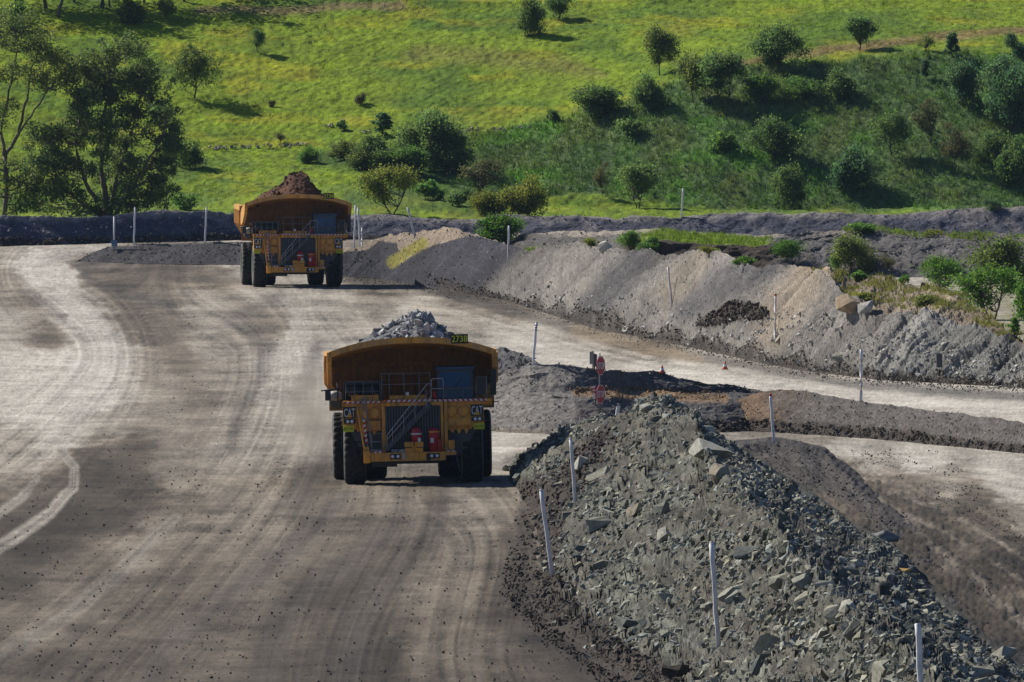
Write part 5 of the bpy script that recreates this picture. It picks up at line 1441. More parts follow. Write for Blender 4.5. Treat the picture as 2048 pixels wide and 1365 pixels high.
def variant(style, seed, tint):
    """trunk and crown meshes of one kind of plant, at its usual size; returns them with that height and width"""
    key = (style, seed, tint)
    if key in VARIANTS: return VARIANTS[key]
    rg = np.random.default_rng(1000 + seed * 13 + len(style) * 101)
    mat = M['leaf_' + tint]
    H, W, K, per, size, lo, bark = {'round': (3.4, 4.2, 64, 150, 0.098, 0.04, 'bark'), 'tree': (4.2, 4.0, 58, 150, 0.098, 0.26, 'bark'), 'spread': (4.0, 5.2, 70, 140, 0.10, 0.10, 'bark'),
                                   'cone': (2.8, 1.8, 44, 110, 0.085, 0.04, 'bark'), 'sparse': (4.2, 3.6, 54, 42, 0.09, 0.22, 'bark'), 'low': (1.0, 1.8, 24, 90, 0.08, 0.02, 'bark'),
                                   'airy': (4.4, 4.2, 60, 90, 0.095, 0.15, 'bark')}[style]
    P = []
    lobes = [(rg.uniform(-0.62, 0.62, 3), rg.uniform(0.30, 0.52)) for _ in range(9)]
    while len(P) < K:
        c_, r_ = lobes[rg.integers(0, 9)]
        d_ = rg.normal(size=3); d_ /= np.linalg.norm(d_)
        p = c_ + d_ * r_ * rg.uniform(0.55, 1.05)
        if np.abs(p[2]) > 1.0: continue
        z = lo + (1 - lo) * (p[2] * 0.5 + 0.5)
        k = 1.0
        if style == 'cone': k = 1.15 * (1 - z) ** 0.7 + 0.12
        elif style in ('tree', 'airy', 'sparse'): k = 0.35 + 0.75 * math.sin(math.pi * min(1, (z - lo) / (1 - lo) * 0.8 + 0.12))
        elif style == 'spread': k = 0.5 + 0.6 * math.sin(math.pi * min(1, z * 0.75 + 0.2))
        P.append((p[0] * k * W * 0.5 * 0.86, p[1] * k * W * 0.5 * 0.86, z * H * 0.95))
    P = np.array(P)
    # a lopsided crown
    P[:, 0] += W * 0.10 * rg.uniform(-1, 1) * (P[:, 2] / H)
    sp = W * rg.uniform(0.04, 0.125, K) * (0.7 if style == 'cone' else 1)
    crown = leaves_mesh('crown', P, sp, per, size, mat, rg)
    tb = MB()
    nst = {'round': 4, 'spread': 4, 'low': 5, 'cone': 1}.get(style, 2 if seed % 2 else 1)
    tops = []
    for s_ in range(nst):
        ang = rg.uniform(0, 6.28); d = W * (0.02 if nst == 1 else 0.16)
        top = (d * math.cos(ang) * 1.6, d * math.sin(ang) * 1.6, H * rg.uniform(0.55, 0.8))
        r0 = H * (0.022 if nst == 1 else 0.014)
        path = wiggle((0.03 * d * math.cos(ang), 0.03 * d * math.sin(ang), -0.25), top, rg, 5, 0.04)
        tb.tube(path, [r0 * (1 - 0.7 * i / 5) for i in range(6)], 6)
        tops.append(path)
    for i, p in enumerate(P):
        if rg.random() < (1.0 if style == 'sparse' else 0.5):
            path = tops[i % nst]; a = path[min(5, 1 + int(4.5 * min(0.95, p[2] / H) * rg.uniform(0.5, 0.9)))]
            tb.tube(wiggle(a, p, rg, 3, 0.06), [H * 0.008, H * 0.006, H * 0.004, H * 0.002], 4, cap=False)
    trunk = tb.mesh('trunk', M[bark])
    VARIANTS[key] = (trunk, crown, H, W)
    return VARIANTS[key]
def plant(name, P, px, py, w, h, style, tint, label, seed=0, group=None, cat=None, rot=None):
    """a bush or tree whose foot is seen at px, py and which is w x h photo pixels large"""
    p = P.at(px, py) if P is not None else Vector((*[float(q_) for q_ in ground(px, py)], 0.0))
    sc = p.y / F_PX
    trunk, crown, H, W = variant(style, seed, tint)
    o = empty(name, (p.x, p.y, p.z - 0.05), label, cat or ('tree' if 'tree' in name else 'bush'), group)
    o.rotation_euler.z = random.uniform(0, 6.28) if rot is None else rot
    o.scale = (w * sc / W, w * sc / W, h * sc / H)
    link('trunk' if 'tree' in name else 'stem', trunk, o); link('crown' if 'tree' in name else 'foliage', crown, o)
    return o
HG = 'trees and bushes on the hillside'
for k, (nm, px, py, w, h, st, ti, lab) in enumerate([
    ('bush', 385, 338, 72, 62, 'round', 'dark', 'dark bush growing against the edge of the big leafy gum tree'),
    ('small_tree', 515, 106, 34, 50, 'tree', 'dark', 'lone dark sapling standing alone on the bright upper grass'),
    ('small_tree', 390, 199, 95, 112, 'airy', 'olive', 'thin airy tree on bright grass uphill from the big gum'),
    ('bush', 722, 209, 26, 22, 'low', 'brown', 'tiny dark tuft of a shrub alone on grass above the stone line'),
    ('bush', 543, 215, 18, 14, 'low', 'brown', 'tiny dark tuft beside the shadow of the airy tree'),
    ('bush', 262, 47, 82, 62, 'round', 'olive', 'bush at the lower edge of the dark wood on the hilltop'),
    ('small_tree', 332, 40, 48, 44, 'tree', 'olive', 'small tree next to the bush below the dark wood'),
    ('bush', 30, 62, 90, 60, 'round', 'mid', 'light green bush on the slope behind the slender gum'),
    ('bush', 1058, 72, 66, 82, 'round', 'dark', 'dense dark bush high on the bright hill, larger of a pair'),
    ('small_tree', 1118, 40, 60, 50, 'tree', 'dark', 'dense dark tree high on the bright hill, smaller of a pair'),
    ('small_tree', 1320, 152, 76, 102, 'tree', 'olive', 'slender olive tree at the top edge of the shaded bank'),
    ('bush', 1562, 131, 120, 88, 'spread', 'dark', 'wide dark thorn bush on the bare brown strip of the hill'),
    ('small_tree', 1720, 101, 74, 74, 'tree', 'dark', 'small round tree with a short trunk and a dark shadow on the bare strip'),
    ('bush', 1850, 104, 48, 42, 'sparse', 'olive', 'thin scrubby bush on the bare strip beside the cone shaped tree'),
    ('small_tree', 1905, 114, 36, 58, 'cone', 'deep', 'cone shaped dark tree at the top of the shaded bank'),
    ('bush', 2032, 113, 48, 50, 'round', 'deep', 'dark round bush at the top of the shaded bank'),
    ('bush', 1188, 232, 120, 66, 'round', 'dark', 'low dense dark bush where the shaded bank meets bright grass'),
    ('bush', 1300, 222, 78, 80, 'round', 'dark', 'dark bush between the low dense bush and the two tall trees'),
    ('small_tree', 1385, 205, 76, 100, 'tree', 'olive', 'tall olive tree with visible trunks, one of two at the ridge'),
    ('small_tree', 1450, 212, 96, 110, 'tree', 'dark', 'tall dark tree in front of the olive tree at the ridge'),
    ('bush', 1530, 205, 90, 60, 'round', 'mid', 'mid green bush near the tall dark tree on the bank'),
    ('bush', 1680, 197, 82, 66, 'round', 'dark', 'dark bush alone in the middle of the shaded bank'),
    ('bush', 1600, 195, 80, 44, 'round', 'mid', 'low mid green bush under the wide thorn bush'),
    ('small_tree', 1852, 158, 30, 42, 'cone', 'deep', 'very small dark upright tree below the cone shaped tree'),
    ('bush', 1920, 208, 80, 94, 'round', 'deep', 'tall dark blue-green bush on the upper right bank'),
    ('bush', 2005, 175, 90, 70, 'round', 'deep', 'dark bush near the edge, uphill of the biggest dark bush'),
    ('bush', 2030, 262, 110, 140, 'round', 'deep', 'biggest dark bush at the edge of the shaded bank'),
    ('bush', 1545, 322, 122, 92, 'spread', 'dark', 'wide dark bush low in the middle of the shaded bank'),
    ('bush', 1585, 418, 80, 92, 'round', 'dark', 'dark bush standing just above the dark berm'),
    ('bush', 1700, 382, 108, 98, 'round', 'deep', 'broad blue-green bush low on the shaded bank with a dark shadow'),
    ('bush', 1785, 312, 84, 96, 'airy', 'dark', 'dark bush with loose branches beside the half bare tree'),
    ('small_tree', 1857, 288, 72, 100, 'sparse', 'brown', 'half bare grey tree with a forked trunk on the shaded bank'),
    ('small_tree', 1910, 338, 60, 108, 'sparse', 'brown', 'thin half bare tree below the forked one'),
    ('bush', 2030, 372, 90, 110, 'round', 'dark', 'dark green bush at the lower corner of the shaded bank'),
    ('bush', 1985, 330, 80, 70, 'round', 'dark', 'rounded bush uphill of the lower corner bush'),
    ('small_tree', 1272, 416, 98, 92, 'tree', 'dark', 'small tree with a bent trunk on the bright strip above the dark berm'),
    ('small_tree', 1205, 392, 30, 78, 'sparse', 'brown', 'thin bare sapling behind the bent little tree'),
    ('small_tree', 770, 272, 52, 54, 'cone', 'deep', 'small dark cone shaped tree on the bright slope above the thicket'),
    ('small_tree', 862, 338, 140, 122, 'spread', 'dark', 'largest dark tree of the thicket behind the trucks'),
    ('bush', 765, 338, 100, 72, 'round', 'dark', 'dark bush next to the largest tree of the thicket'),
    ('bush', 690, 322, 80, 44, 'round', 'olive', 'olive bush at the near end of the thicket'),
    ('bush', 618, 326, 54, 38, 'round', 'mid', 'small round green bush apart from the thicket'),
    ('bush', 962, 386, 104, 76, 'sparse', 'brown', 'brownish twiggy bush at the foot of the shaded bank'),
    ('small_tree', 785, 428, 120, 104, 'airy', 'yellow', 'sparse yellow green tree with a thin stem above the dark berm'),
    ('bush', 965, 436, 74, 58, 'round', 'yellow', 'round yellow green bush behind the dark berm, smallest of three'),
    ('bush', 1058, 432, 84, 88, 'round', 'yellow', 'tallest of the yellow green bushes behind the dark berm'),
    ('bush', 1022, 434, 76, 62, 'round', 'yellow', 'yellow green bush in the middle of three behind the dark berm'),
    ('bush', 905, 342, 96, 84, 'round', 'dark', 'dark rounded bush at the far end of the thicket by the shaded bank'),
    ('bush', 815, 345, 96, 56, 'round', 'mid', 'mid green bush filling the middle of the thicket'),
    ('bush', 722, 338, 84, 50, 'round', 'olive', 'olive scrub between the near end and the middle of the thicket'),
    ('bush', 860, 400, 70, 40, 'low', 'mid', 'low mid green scrub below the thicket behind the dark berm'),
    ('bush', 915, 412, 60, 34, 'low', 'dark', 'low dark scrub beside the brownish twiggy bush'),
    ('bush', 735, 390, 40, 34, 'round', 'mid', 'small green bush on the bright slope behind the farther truck'),
    ('bush', 560, 286, 30, 26, 'sparse', 'brown', 'small twiggy shrub at the end of the pale stone line'),
    ('bush', 684, 262, 26, 22, 'low', 'dark', 'tiny dark shrub above the thicket'),
    ('bush', 1110, 245, 30, 26, 'low', 'dark', 'tiny dark shrub at the near tip of the shaded bank'),
    ('bush', 1265, 275, 60, 34, 'low', 'dark', 'low scrub on the middle of the shaded bank below the ridge bushes'),
    ('bush', 1440, 300, 70, 36, 'low', 'mid', 'low mid green scrub between the ridge trees and the wide dark bush'),
    ('bush', 1985, 418, 40, 22, 'round', 'deep', 'small dark shrub on the crest of the far dark berm'),
    ('bush', 70, 418, 60, 40, 'round', 'mid', 'green bush at the foot of the slender gum behind the dark berm'),
    ('bush', 372, 420, 60, 30, 'low', 'mid', 'low green growth at the foot of the hill beside the big gum'),
]):
    plant(nm, far_berm if lab.endswith('far dark berm') else hill, px, py, w, h, st, ti, lab, k % 4, HG)
for k, (nm, P, px, py, w, h, st, ti, lab) in enumerate([
    ('bush', bank, 1005, 490, 110, 66, 'round', 'bright', 'bright green leafy bush in front of the dark berm'),
    ('bush', bank, 968, 492, 44, 34, 'round', 'bright', 'smaller bright green bush beside the leafy one at the berm'),
    ('bush', bank, 1262, 500, 60, 40, 'round', 'bright', 'bright green bush in the hollow behind the perched boulder'),
    ('bush', bank, 1300, 500, 46, 30, 'round', 'mid', 'green bush next to the bright one in the hollow'),
    ('bush', spoil, 1182, 494, 30, 18, 'low', 'yellow', 'small yellow green plant next to the perched boulder'),
    ('bush', bank, 1575, 524, 64, 50, 'airy', 'bright', 'bright green shrub before the dark cut bank'),
    ('bush', bank, 1708, 545, 92, 76, 'round', 'olive', 'olive green bush on the gravel bank above the tan boulder'),
    ('bush', bank, 1682, 548, 44, 44, 'airy', 'bright', 'bright green shoots at the side of the olive bush'),
    ('bush', bank, 1775, 545, 44, 44, 'sparse', 'brown', 'dry brownish shrub beside the olive bush'),
    ('small_tree', None, 1886, 592, 84, 88, 'airy', 'bright', 'light green small tree with a white leaning stem'),
    ('bush', None, 2005, 562, 140, 90, 'round', 'olive', 'large olive bush on the gravel bank near the edge'),
    ('bush', None, 1985, 640, 150, 116, 'airy', 'bright', 'large loose light green bush below the olive one'),
    ('bush', None, 2070, 648, 90, 100, 'round', 'bright', 'bright green bush cut off by the edge of the view'),
    ('bush', spoil, 2031, 672, 30, 44, 'cone', 'bright', 'small upright bright green plant at the end of the spoil windrow'),
    ('bush', spoil, 1718, 562, 40, 22, 'low', 'mid', 'low green plant on top of the spoil windrow'),
    ('bush', spoil, 1806, 560, 30, 16, 'low', 'bright', 'small green tuft on top of the spoil windrow'),
    ('bush', spoil, 1732, 600, 50, 16, 'low', 'yellow', 'yellow green weeds behind the cream boulder'),
    ('bush', spoil, 1842, 610, 60, 22, 'low', 'olive', 'olive weeds on top of the spoil windrow'),
    ('bush', spoil, 1490, 528, 50, 16, 'low', 'bright', 'strip of green weeds on the spoil crest'),
    ('bush', spoil, 1420, 506, 52, 14, 'low', 'yellow', 'strip of yellowish weeds on the spoil crest'),
    ('bush', bank, 1730, 466, 70, 20, 'low', 'bright', 'green weeds on the top of the gravel bank'),
    ('bush', bank, 1860, 474, 60, 16, 'low', 'yellow', 'yellowish weeds along the top of the gravel bank'),
]):
    plant(nm, P, px, py, w, h, st, ti, lab, k % 4, 'plants on the spoil banks')

# ---- two gum trees on the left, and the wood on the hilltop
def gum(name, label, foot, H, trunks, clumps, per, size, seed, tint, bark, spread=0.6):
    rg = np.random.default_rng(seed)
    o = empty(name, foot, label, 'tree')
    tb = MB()
    allp = []
    for path, r0, r1 in trunks:
        n = len(path)
        pts = [np.array(p, float) for p in path]
        fine_ = []
        for i in range(n - 1):
            for j in range(4):
                fine_.append(pts[i] + (pts[i + 1] - pts[i]) * j / 4 + rg.normal(size=3) * 0.06)
        fine_.append(pts[-1])
        m = len(fine_)
        tb.tube([tuple(p) for p in fine_], [r0 + (r1 - r0) * i / (m - 1) for i in range(m)], 8)
        allp += fine_
    A = np.array(allp)
    cl = np.array(clumps, float)
    for c in cl:
        d = np.linalg.norm(A - c, axis=1) + 2.0 * np.maximum(A[:, 2] - c[2] + 0.5, 0)
        a = A[int(np.argmin(d))]
        tb.tube(wiggle(a, c, rg, 4, 0.07), [0.075, 0.06, 0.045, 0.03, 0.012], 5, cap=False)
    link('trunk', tb.mesh('trunk', M[bark]), o)
    # each clump becomes several loose sprays
    sub = np.repeat(cl, 4, 0) + rg.normal(size=(len(cl) * 4, 3)) * np.array([spread, spread, spread * 0.8])
    link('crown', leaves_mesh('crown', sub, rg.uniform(0.22, 0.42, len(sub)), per, size, M['leaf_' + tint], rg, droop=0.5), o)
    return o
def hill_m(px, py, Y):        # a tree-local helper: metres seen at depth Y
    u, t = ray(px, py); return float(u * Y), float(CAM_H - Y * t)
def gum_at(px, py_foot, Y): 
    x, z = hill_m(px, py_foot, Y); return x, z
rg2 = np.random.default_rng(99)
Yg = 1150.0
fx_, _ = hill_m(212, 425, Yg); fz_ = 0.3
def rel(px, py, dy=0.0):
    x, z = hill_m(px, py, Yg); return (x - fx_, dy, z - fz_)
cl = []
for px, py, r in [(250, 100, 24), (205, 118, 26), (285, 135, 22), (175, 140, 20), (230, 150, 30), (300, 165, 20), (190, 180, 30), (265, 190, 34), (160, 200, 22), (310, 205, 22), (225, 225, 36), (140, 235, 26), (290, 240, 30), (335, 235, 22),
                  (185, 260, 34), (250, 275, 36), (110, 262, 24), (320, 270, 24), (150, 295, 34), (215, 310, 36), (285, 310, 34), (345, 300, 22), (90, 300, 26), (120, 335, 34), (180, 345, 36), (250, 350, 36), (310, 345, 28), (75, 350, 28),
                  (100, 385, 34), (160, 395, 36), (225, 395, 36), (285, 388, 28), (55, 390, 26), (320, 385, 20)]:
    for j in range(5):
        cl.append(rel(px + rg2.normal(0, r * 0.55), py + rg2.normal(0, r * 0.5), rg2.normal(0, 2.0)))
gum('gum_tree', 'big leafy gum tree with several pale stems behind the dark berm', (fx_, Yg, fz_), 15,
    [([rel(215, 440), rel(205, 350), rel(200, 280), rel(215, 200), rel(222, 130)], 0.28, 0.07),
     ([rel(218, 440), rel(235, 350, .5), rel(262, 270, 1), rel(280, 190, 1.2)], 0.22, 0.06),
     ([rel(210, 440), rel(170, 360, -.5), rel(150, 290, -1), rel(165, 200, -1)], 0.22, 0.06),
     ([rel(222, 440), rel(270, 370, -.6), rel(310, 300, -1), rel(335, 245, -1)], 0.18, 0.05),
     ([rel(206, 440), rel(130, 380, .6), rel(95, 320, 1)], 0.18, 0.05)], cl, 70, 0.13, 501, 'gum', 'gum_bark', 0.5)
fx_, _ = hill_m(10, 428, Yg)
cl = []
for px, py, r in [(40, 60, 26), (80, 75, 22), (10, 90, 26), (60, 105, 26), (100, 110, 22), (-20, 60, 26), (20, 40, 20), (120, 130, 20), (75, 140, 24), (30, 140, 18), (-10, 140, 24), (130, 165, 16), (100, 160, 20), (-45, 120, 26), (-30, 190, 22), (150, 140, 14),
                  (0, 330, 20), (40, 350, 22), (-20, 370, 24), (60, 330, 14), (30, 385, 22), (10, 230, 14)]:
    for j in range(4):
        cl.append(rel(px + rg2.normal(0, r * 0.6), py + rg2.normal(0, r * 0.5), rg2.normal(0, 1.4)))
gum('gum_tree', 'tall slender gum tree with a forked bare trunk', (fx_, Yg, fz_), 18,
    [([rel(10, 445), rel(12, 380), rel(10, 310)], 0.26, 0.2),
     ([rel(10, 312), rel(2, 270), rel(10, 210), rel(25, 150), rel(35, 90)], 0.17, 0.05),
     ([rel(11, 312), rel(35, 270, .4), rel(52, 210, .6), rel(60, 150, .8), rel(80, 95, .8)], 0.17, 0.05),
     ([rel(35, 270), rel(70, 220, -.4), rel(100, 175, -.6), rel(125, 150, -.6)], 0.10, 0.04),
     ([rel(2, 270), rel(-25, 200, -.5), rel(-40, 140, -.6)], 0.10, 0.04)], cl, 46, 0.115, 502, 'olive', 'gum_bark', 0.42)
WOOD = [(92, 17, 0.22, 'dark'), (118, 34, 0.2, 'blue'), (206, 15, 0.24, 'dark'), (30, 10, 0.1, 'dark'), (46, 9, 0.08, 'dark'), (222, 14, 0.1, 'dark'), (150, 4, 0.16, 'dark'), (290, 6, 0.14, 'dark'), (370, 4, 0.14, 'dark'), (-60, 12, 0.2, 'dark'), (440, -6, 0.14, 'dark')]
wl = ['forked thick dark trunk', 'pale blue-grey trunk', 'thickest dark trunk with a pale base', 'thinnest trunk of all', 'thin trunk next to the thinnest', 'slim trunk beside the thickest', 'trunk between the pale and the thickest',
      'trunk behind the bush', 'trunk at the end of the shade', 'trunk at the outer edge', 'trunk past the end of the shade']
for k, (px, py, r, t_) in enumerate(WOOD):
    p = hill.at(px, py); rg3 = np.random.default_rng(700 + k)
    o = empty('wood_tree', (p.x, p.y, p.z - 0.1), 'tree of the hilltop wood, ' + wl[k], 'tree', 'trees of the hilltop wood')
    tb = MB(); h = float(rg3.uniform(6.5, 9))
    path = wiggle((0, 0, -0.2), (rg3.uniform(-.6, .6), rg3.uniform(-.5, .5), h * 0.8), rg3, 6, 0.03)
    tb.tube(path, [r * (1 - 0.7 * i / 6) for i in range(7)], 8)
    cl = rg3.normal(size=(26, 3)) * np.array([1.5, 1.5, 1.0]) + np.array([0, 0, h * 0.78])
    for c_ in cl[:12]: tb.tube(wiggle(path[4], tuple(c_), rg3, 3, 0.05), [0.06, 0.045, 0.03, 0.012], 4, cap=False)
    link('trunk', tb.mesh('trunk', M['blue_bark'] if t_ == 'blue' else M['bark']) if 'blue_bark' in M else tb.mesh('trunk', M['gum_bark'] if t_ == 'blue' else M['bark']), o)
    link('crown', leaves_mesh('crown', cl, rg3.uniform(0.4, 0.7, 26), 48, 0.17, M['leaf_dark'], rg3, 0.3), o)

# ---- grass and stones on the hill
rg4 = np.random.default_rng(808)
m = (hill.px > -60) & (hill.px < 2110) & (hill.py > -40) & (hill.py < 440) & (hill.L > 0.3) & (hill.L < 3.2)
ix = np.argwhere(m)
def tufts(name, P, colr, ix, n, hmin, hmax, seed, label):
    r = np.random.default_rng(seed)
    s_ = ix[r.integers(0, len(ix), n)]
    base = P.V[s_[:, 0], s_[:, 1]] + np.stack([r.normal(0, .2, n), r.normal(0, .3, n), np.full(n, -0.03)], -1)
    cc = colr[s_[:, 0], s_[:, 1]]
    V = []; Cc = []
    h = r.uniform(hmin, hmax, n) * r.uniform(0.6, 1.2, n)
    br = r.uniform(0.8, 1.35, (n, 1))
    for b in range(4):
        a = r.uniform(0, 6.28, n); wd = h * r.uniform(0.10, 0.22, n)
        lean = np.stack([r.normal(0, .35, n) * h, r.normal(0, .35, n) * h, h * r.uniform(0.7, 1.1, n)], -1)
        off = np.stack([r.normal(0, .10, n), r.normal(0, .12, n), np.zeros(n)], -1)
        side = np.stack([np.cos(a), np.sin(a) * 0.3, np.zeros(n)], -1) * wd[:, None]
        V.append(np.stack([base + off - side, base + off + side, base + off + lean], 1))
        Cc.append(np.repeat((cc * br * r.uniform(0.85, 1.2, (n, 1)))[:, None, :], 3, 1))
    V = np.concatenate(V).reshape(-1, 3); Cc = np.concatenate(Cc).reshape(-1, 3)
    return tag(link(name, np_mesh(name, V, np.arange(len(V)).reshape(-1, 3), M['tuft'], np.clip(Cc, 0.005, 0.5))), label, kind='stuff')
tufts('grass', hill, hill.colr, ix, 20000, 0.10, 0.28, 1, 'long grass covering the hillside')
bix = np.argwhere(m & (bankw > 0.6))
tufts('tall_grass', hill, hill.colr, bix, 12000, 0.18, 0.6, 2, 'rank grass and weeds on the shaded bank')
gx = np.argwhere((gw > 0.5) | ((gw2 > 0.4)) | (gw3 > 0.55) & (bank.px < 2100))
tufts('bank_grass', bank, np.ones(bank.X.shape + (3,)) * rgb((0.14, 0.20, 0.03)), gx, 2600, 0.15, 0.4, 3, 'bright grass along the top of the gravel bank')
sx = np.argwhere((spoil.L > 1.15) & (spoil.L < 2.2) & (spoil.px > 1640) & (spoil.px < 2060) & (fbm(spoil.px / 28, spoil.py / 10, 91, 3) > 0.0))
tufts('weeds', spoil, np.ones(spoil.X.shape + (3,)) * rgb((0.19, 0.18, 0.06)), sx, 1300, 0.12, 0.36, 4, 'yellowish weeds on top of the spoil windrow')
st_p = []
for a, b, n in [((405, 300), (500, 296), 34), ((500, 296), (612, 290), 34), ((650, 256), (690, 248), 10), ((718, 268), (760, 262), 14), ((800, 268), (860, 268), 14), ((920, 266), (960, 262), 12), ((975, 264), (1060, 258), 26)]:
    for j in range(n):
        t = rg4.random(); q_ = hill.at(a[0] + (b[0] - a[0]) * t + rg4.normal(0, 2), a[1] + (b[1] - a[1]) * t + rg4.normal(0, 1.6)); st_p.append(q_[:])
st_p = np.array(st_p); st_p[:, 2] += 0.12
scatter('stone_row', st_p, rg4.uniform(0.10, 0.28, len(st_p)), np.ones((len(st_p), 3)) * rgb((0.36, 0.33, 0.26)) * rg4.uniform(0.6, 1.2, (len(st_p), 1)), 'clod', hill.obj, 77)

# ------------------------------------------------------------------ guide posts, signs, cones
M['post_white'] = paint_mat('weathered_white_post', (0.82, 0.82, 0.82), 0.6, dirt=0.3, dirt_c=(0.3, 0.29, 0.27))
M['post_wood'] = paint_mat('grey_wooden_stake', (0.10, 0.085, 0.07), 0.8, dirt=0.3)
M['reflector_red'] = paint_mat('reflector_red', (0.45, 0.03, 0.03), 0.3, dirt=0.1)
M['sign_back'] = paint_mat('sign_back_grey', (0.17, 0.18, 0.20), 0.5, 0.3, dirt=0.4)
M['sign_dark'] = paint_mat('sign_dark', (0.05, 0.055, 0.065), 0.5, dirt=0.4)
M['sign_blue'] = paint_mat('sign_blue', (0.10, 0.22, 0.34), 0.5, dirt=0.4, dirt_c=(0.4, 0.4, 0.4))
M['cone_orange'] = paint_mat('cone_orange', (0.55, 0.09, 0.03), 0.5, dirt=0.2)
def foot(P, px, py):
    if P is None:
        X, Y = ground(px, py); return Vector((float(X), float(Y), 0.0))
    return P.at(px, py)
def at_depth(px, py, Y):
    u, t = ray(px, py); return Vector((float(u * Y), Y, float(CAM_H - Y * t)))
PG = 'white guide posts along the roads and berms'
def post(P, xt, yt, xb, yb, label, r=0.07, mat='post_white', cap=None, group=PG, cat='guide post', name='guide_post', lean=0.0):
    b = foot(P, xb, yb); t = at_depth(xt, yt, b.y + lean)
    d = t - b
    o = empty(name, b, label, cat, group)
    n = 7
    wob = [Vector((0.012 * math.sin(2.1 * i + b.x), 0, 0)) for i in range(n)]
    MB().tube([d * (i / (n - 1)) * 1.0 + wob[i] - (d.normalized() * 0.5 if i == 0 else Vector()) for i in range(n)], r, 10).build('sleeve', M[mat], o)
    if cap:
        MB().tube([d * 0.955, d * 1.003], r * 1.08, 10).build('top_band', M[cap], o)
    else:
        MB().tube([d * 0.997, d * 1.006], [r * 1.05, r * 0.8], 10).build('end_cap', M['rail'], o)
    return o
post(median, 270, 415, 268, 483, 'white post behind the tip of the median berm, taller one nearer its sign')
post(median, 413, 415, 411, 478, 'white post on the median berm closest to the farther truck')
post(hill, 326, 358, 336, 424, 'thin dark wooden stake leaning beside the big gum', 0.055, 'post_wood', None, None, 'stake', 'wooden_stake')
post(spoil, 711, 411, 709, 492, 'white post leaning inward, first of the crossed pair right by the farther truck')
post(spoil, 716, 416, 721, 487, 'white post leaning inward, second of the crossed pair by the farther truck')
post(spoil, 724, 456, 725, 480, 'short white stub post beside the crossed pair', 0.06)
post(spoil, 815, 415, 831, 474, 'strongly leaning white post on the pale far spoil')
post(spoil, 1018, 452, 1017, 518, 'upright white post where the dark gravel piles end')
post(far_berm, 1366, 377, 1364, 434, 'white post standing on the crest of the far dark berm')
post(spoil, 1336, 535, 1345, 610, 'leaning white post in the middle of the long spoil slope')
post(spoil, 1551, 588, 1550, 682, 'red tipped white post on the tan part of the spoil', cap='reflector_red')
post(island2, 1723, 700, 1722, 803, 'tall white post on the gravel berm beside the pale side road', 0.075)
post(dark_row, 1541, 788, 1547, 886, 'red tipped post on the dark windrow behind the rubble berm', cap='reflector_red')
pp = post(island, 1073, 645, 1067, 724, 'white post with dark bands behind the nearer truck')
post(rubble, 1141, 878, 1152, 1004, 'second white post up the rubble berm, beside the slanting slab', 0.075)
post(rubble, 1082, 980, 1106, 1150, 'leaning white post at the road edge of the rubble berm', 0.085)
post(rubble, 1423, 1085, 1437, 1292, 'tall white post in the middle of the rubble berm', 0.085)
post(rubble, 1836, 1248, 1844, 1420, 'white post at the bottom corner of the rubble berm', 0.085)
post(rubble, 1238, 808, 1233, 834, 'short white stub sticking out behind the top of the rubble berm', 0.085)
d_ = at_depth(1073, 645, pp.location.y) - pp.location
for k in (0.80, 0.86, 0.92):
    MB().tube([d_ * k, d_ * (k + 0.025)], 0.075, 10).build('dark_band', M['sign_dark'], pp)

def sign_local(px, py, b, Y): return at_depth(px, py, Y) - b
# double stop sign
b = foot(island, 1200, 838)
S_ = empty('stop_sign', b, 'two red stop signs one above the other on a single pole', 'road sign')
Ys_ = b.y; pm = Ys_ / F_PX
MB().tube([(0, 0, -0.4), (-0.02, 0, (838 - 706) * pm)], 0.045, 10).build('pole', M['sign_back'], S_)
def octagon(r, y0, y1):
    pts = [(r * math.cos(math.radians(22.5 + 45 * i)), r * math.sin(math.radians(22.5 + 45 * i))) for i in range(8)]
    return MB().prism(pts, y0, y1)
for py_, tl in ((731, 0.0), (788, 0.10)):
    pl_ = octagon(0.50, -0.012, 0.012).build('stop_plate', M['stripe_red'], S_)
    pl_.location = (0.03, -0.07, (838 - py_) * pm); pl_.rotation_euler = (0.0, 0.0, math.radians(62))
    lettering('STOP', M['white'], 0, -0.014, 0, 0.80, 0.34, pl_, bold=0.012)
    rim_ = MB()
    for i in range(8):
        a0, a1 = math.radians(22.5 + 45 * i), math.radians(67.5 + 45 * i)
        q0 = [(k * math.cos(a), k * math.sin(a)) for k in (0.455, 0.48) for a in (a0, a1)]
        rim_.add([(q0[0][0], -0.016, q0[0][1]), (q0[1][0], -0.016, q0[1][1]), (q0[3][0], -0.016, q0[3][1]), (q0[2][0], -0.016, q0[2][1])], [(0, 1, 2, 3)])
    rim_.build('white_border', M['white'], pl_)
def panel_sign(P, px, py_foot, x0, x1, y0, y1, mat, label, turn=0.0, posts=(0.0,), band=None, name='road_sign'):
    b = foot(P, px, py_foot); pm = b.y / F_PX
    o = empty(name, b, label, 'road sign')
    w = (x1 - x0) * pm; h = (y1 - y0) * pm; zc = (py_foot - 0.5 * (y0 + y1)) * pm; xc = (0.5 * (x0 + x1) - px) * pm
    p_ = MB().box(-w / 2, w / 2, -0.015, 0.015, -h / 2, h / 2).build('panel', M[mat], o)
    p_.location = (xc, -0.05, zc); p_.rotation_euler.z = turn
    for dx in posts:
        MB().tube([(dx, 0.02, -0.4), (dx, 0.02, zc + h * 0.55)], 0.035, 8).build('pole', M['post_wood'], o)
    if band:
        for z0, z1 in band: MB().box(-w / 2 - 0.002, w / 2 + 0.002, -0.02, -0.016, -h / 2 + z0 * h, -h / 2 + z1 * h).build('red_band', M['stripe_red'], p_)
    return o
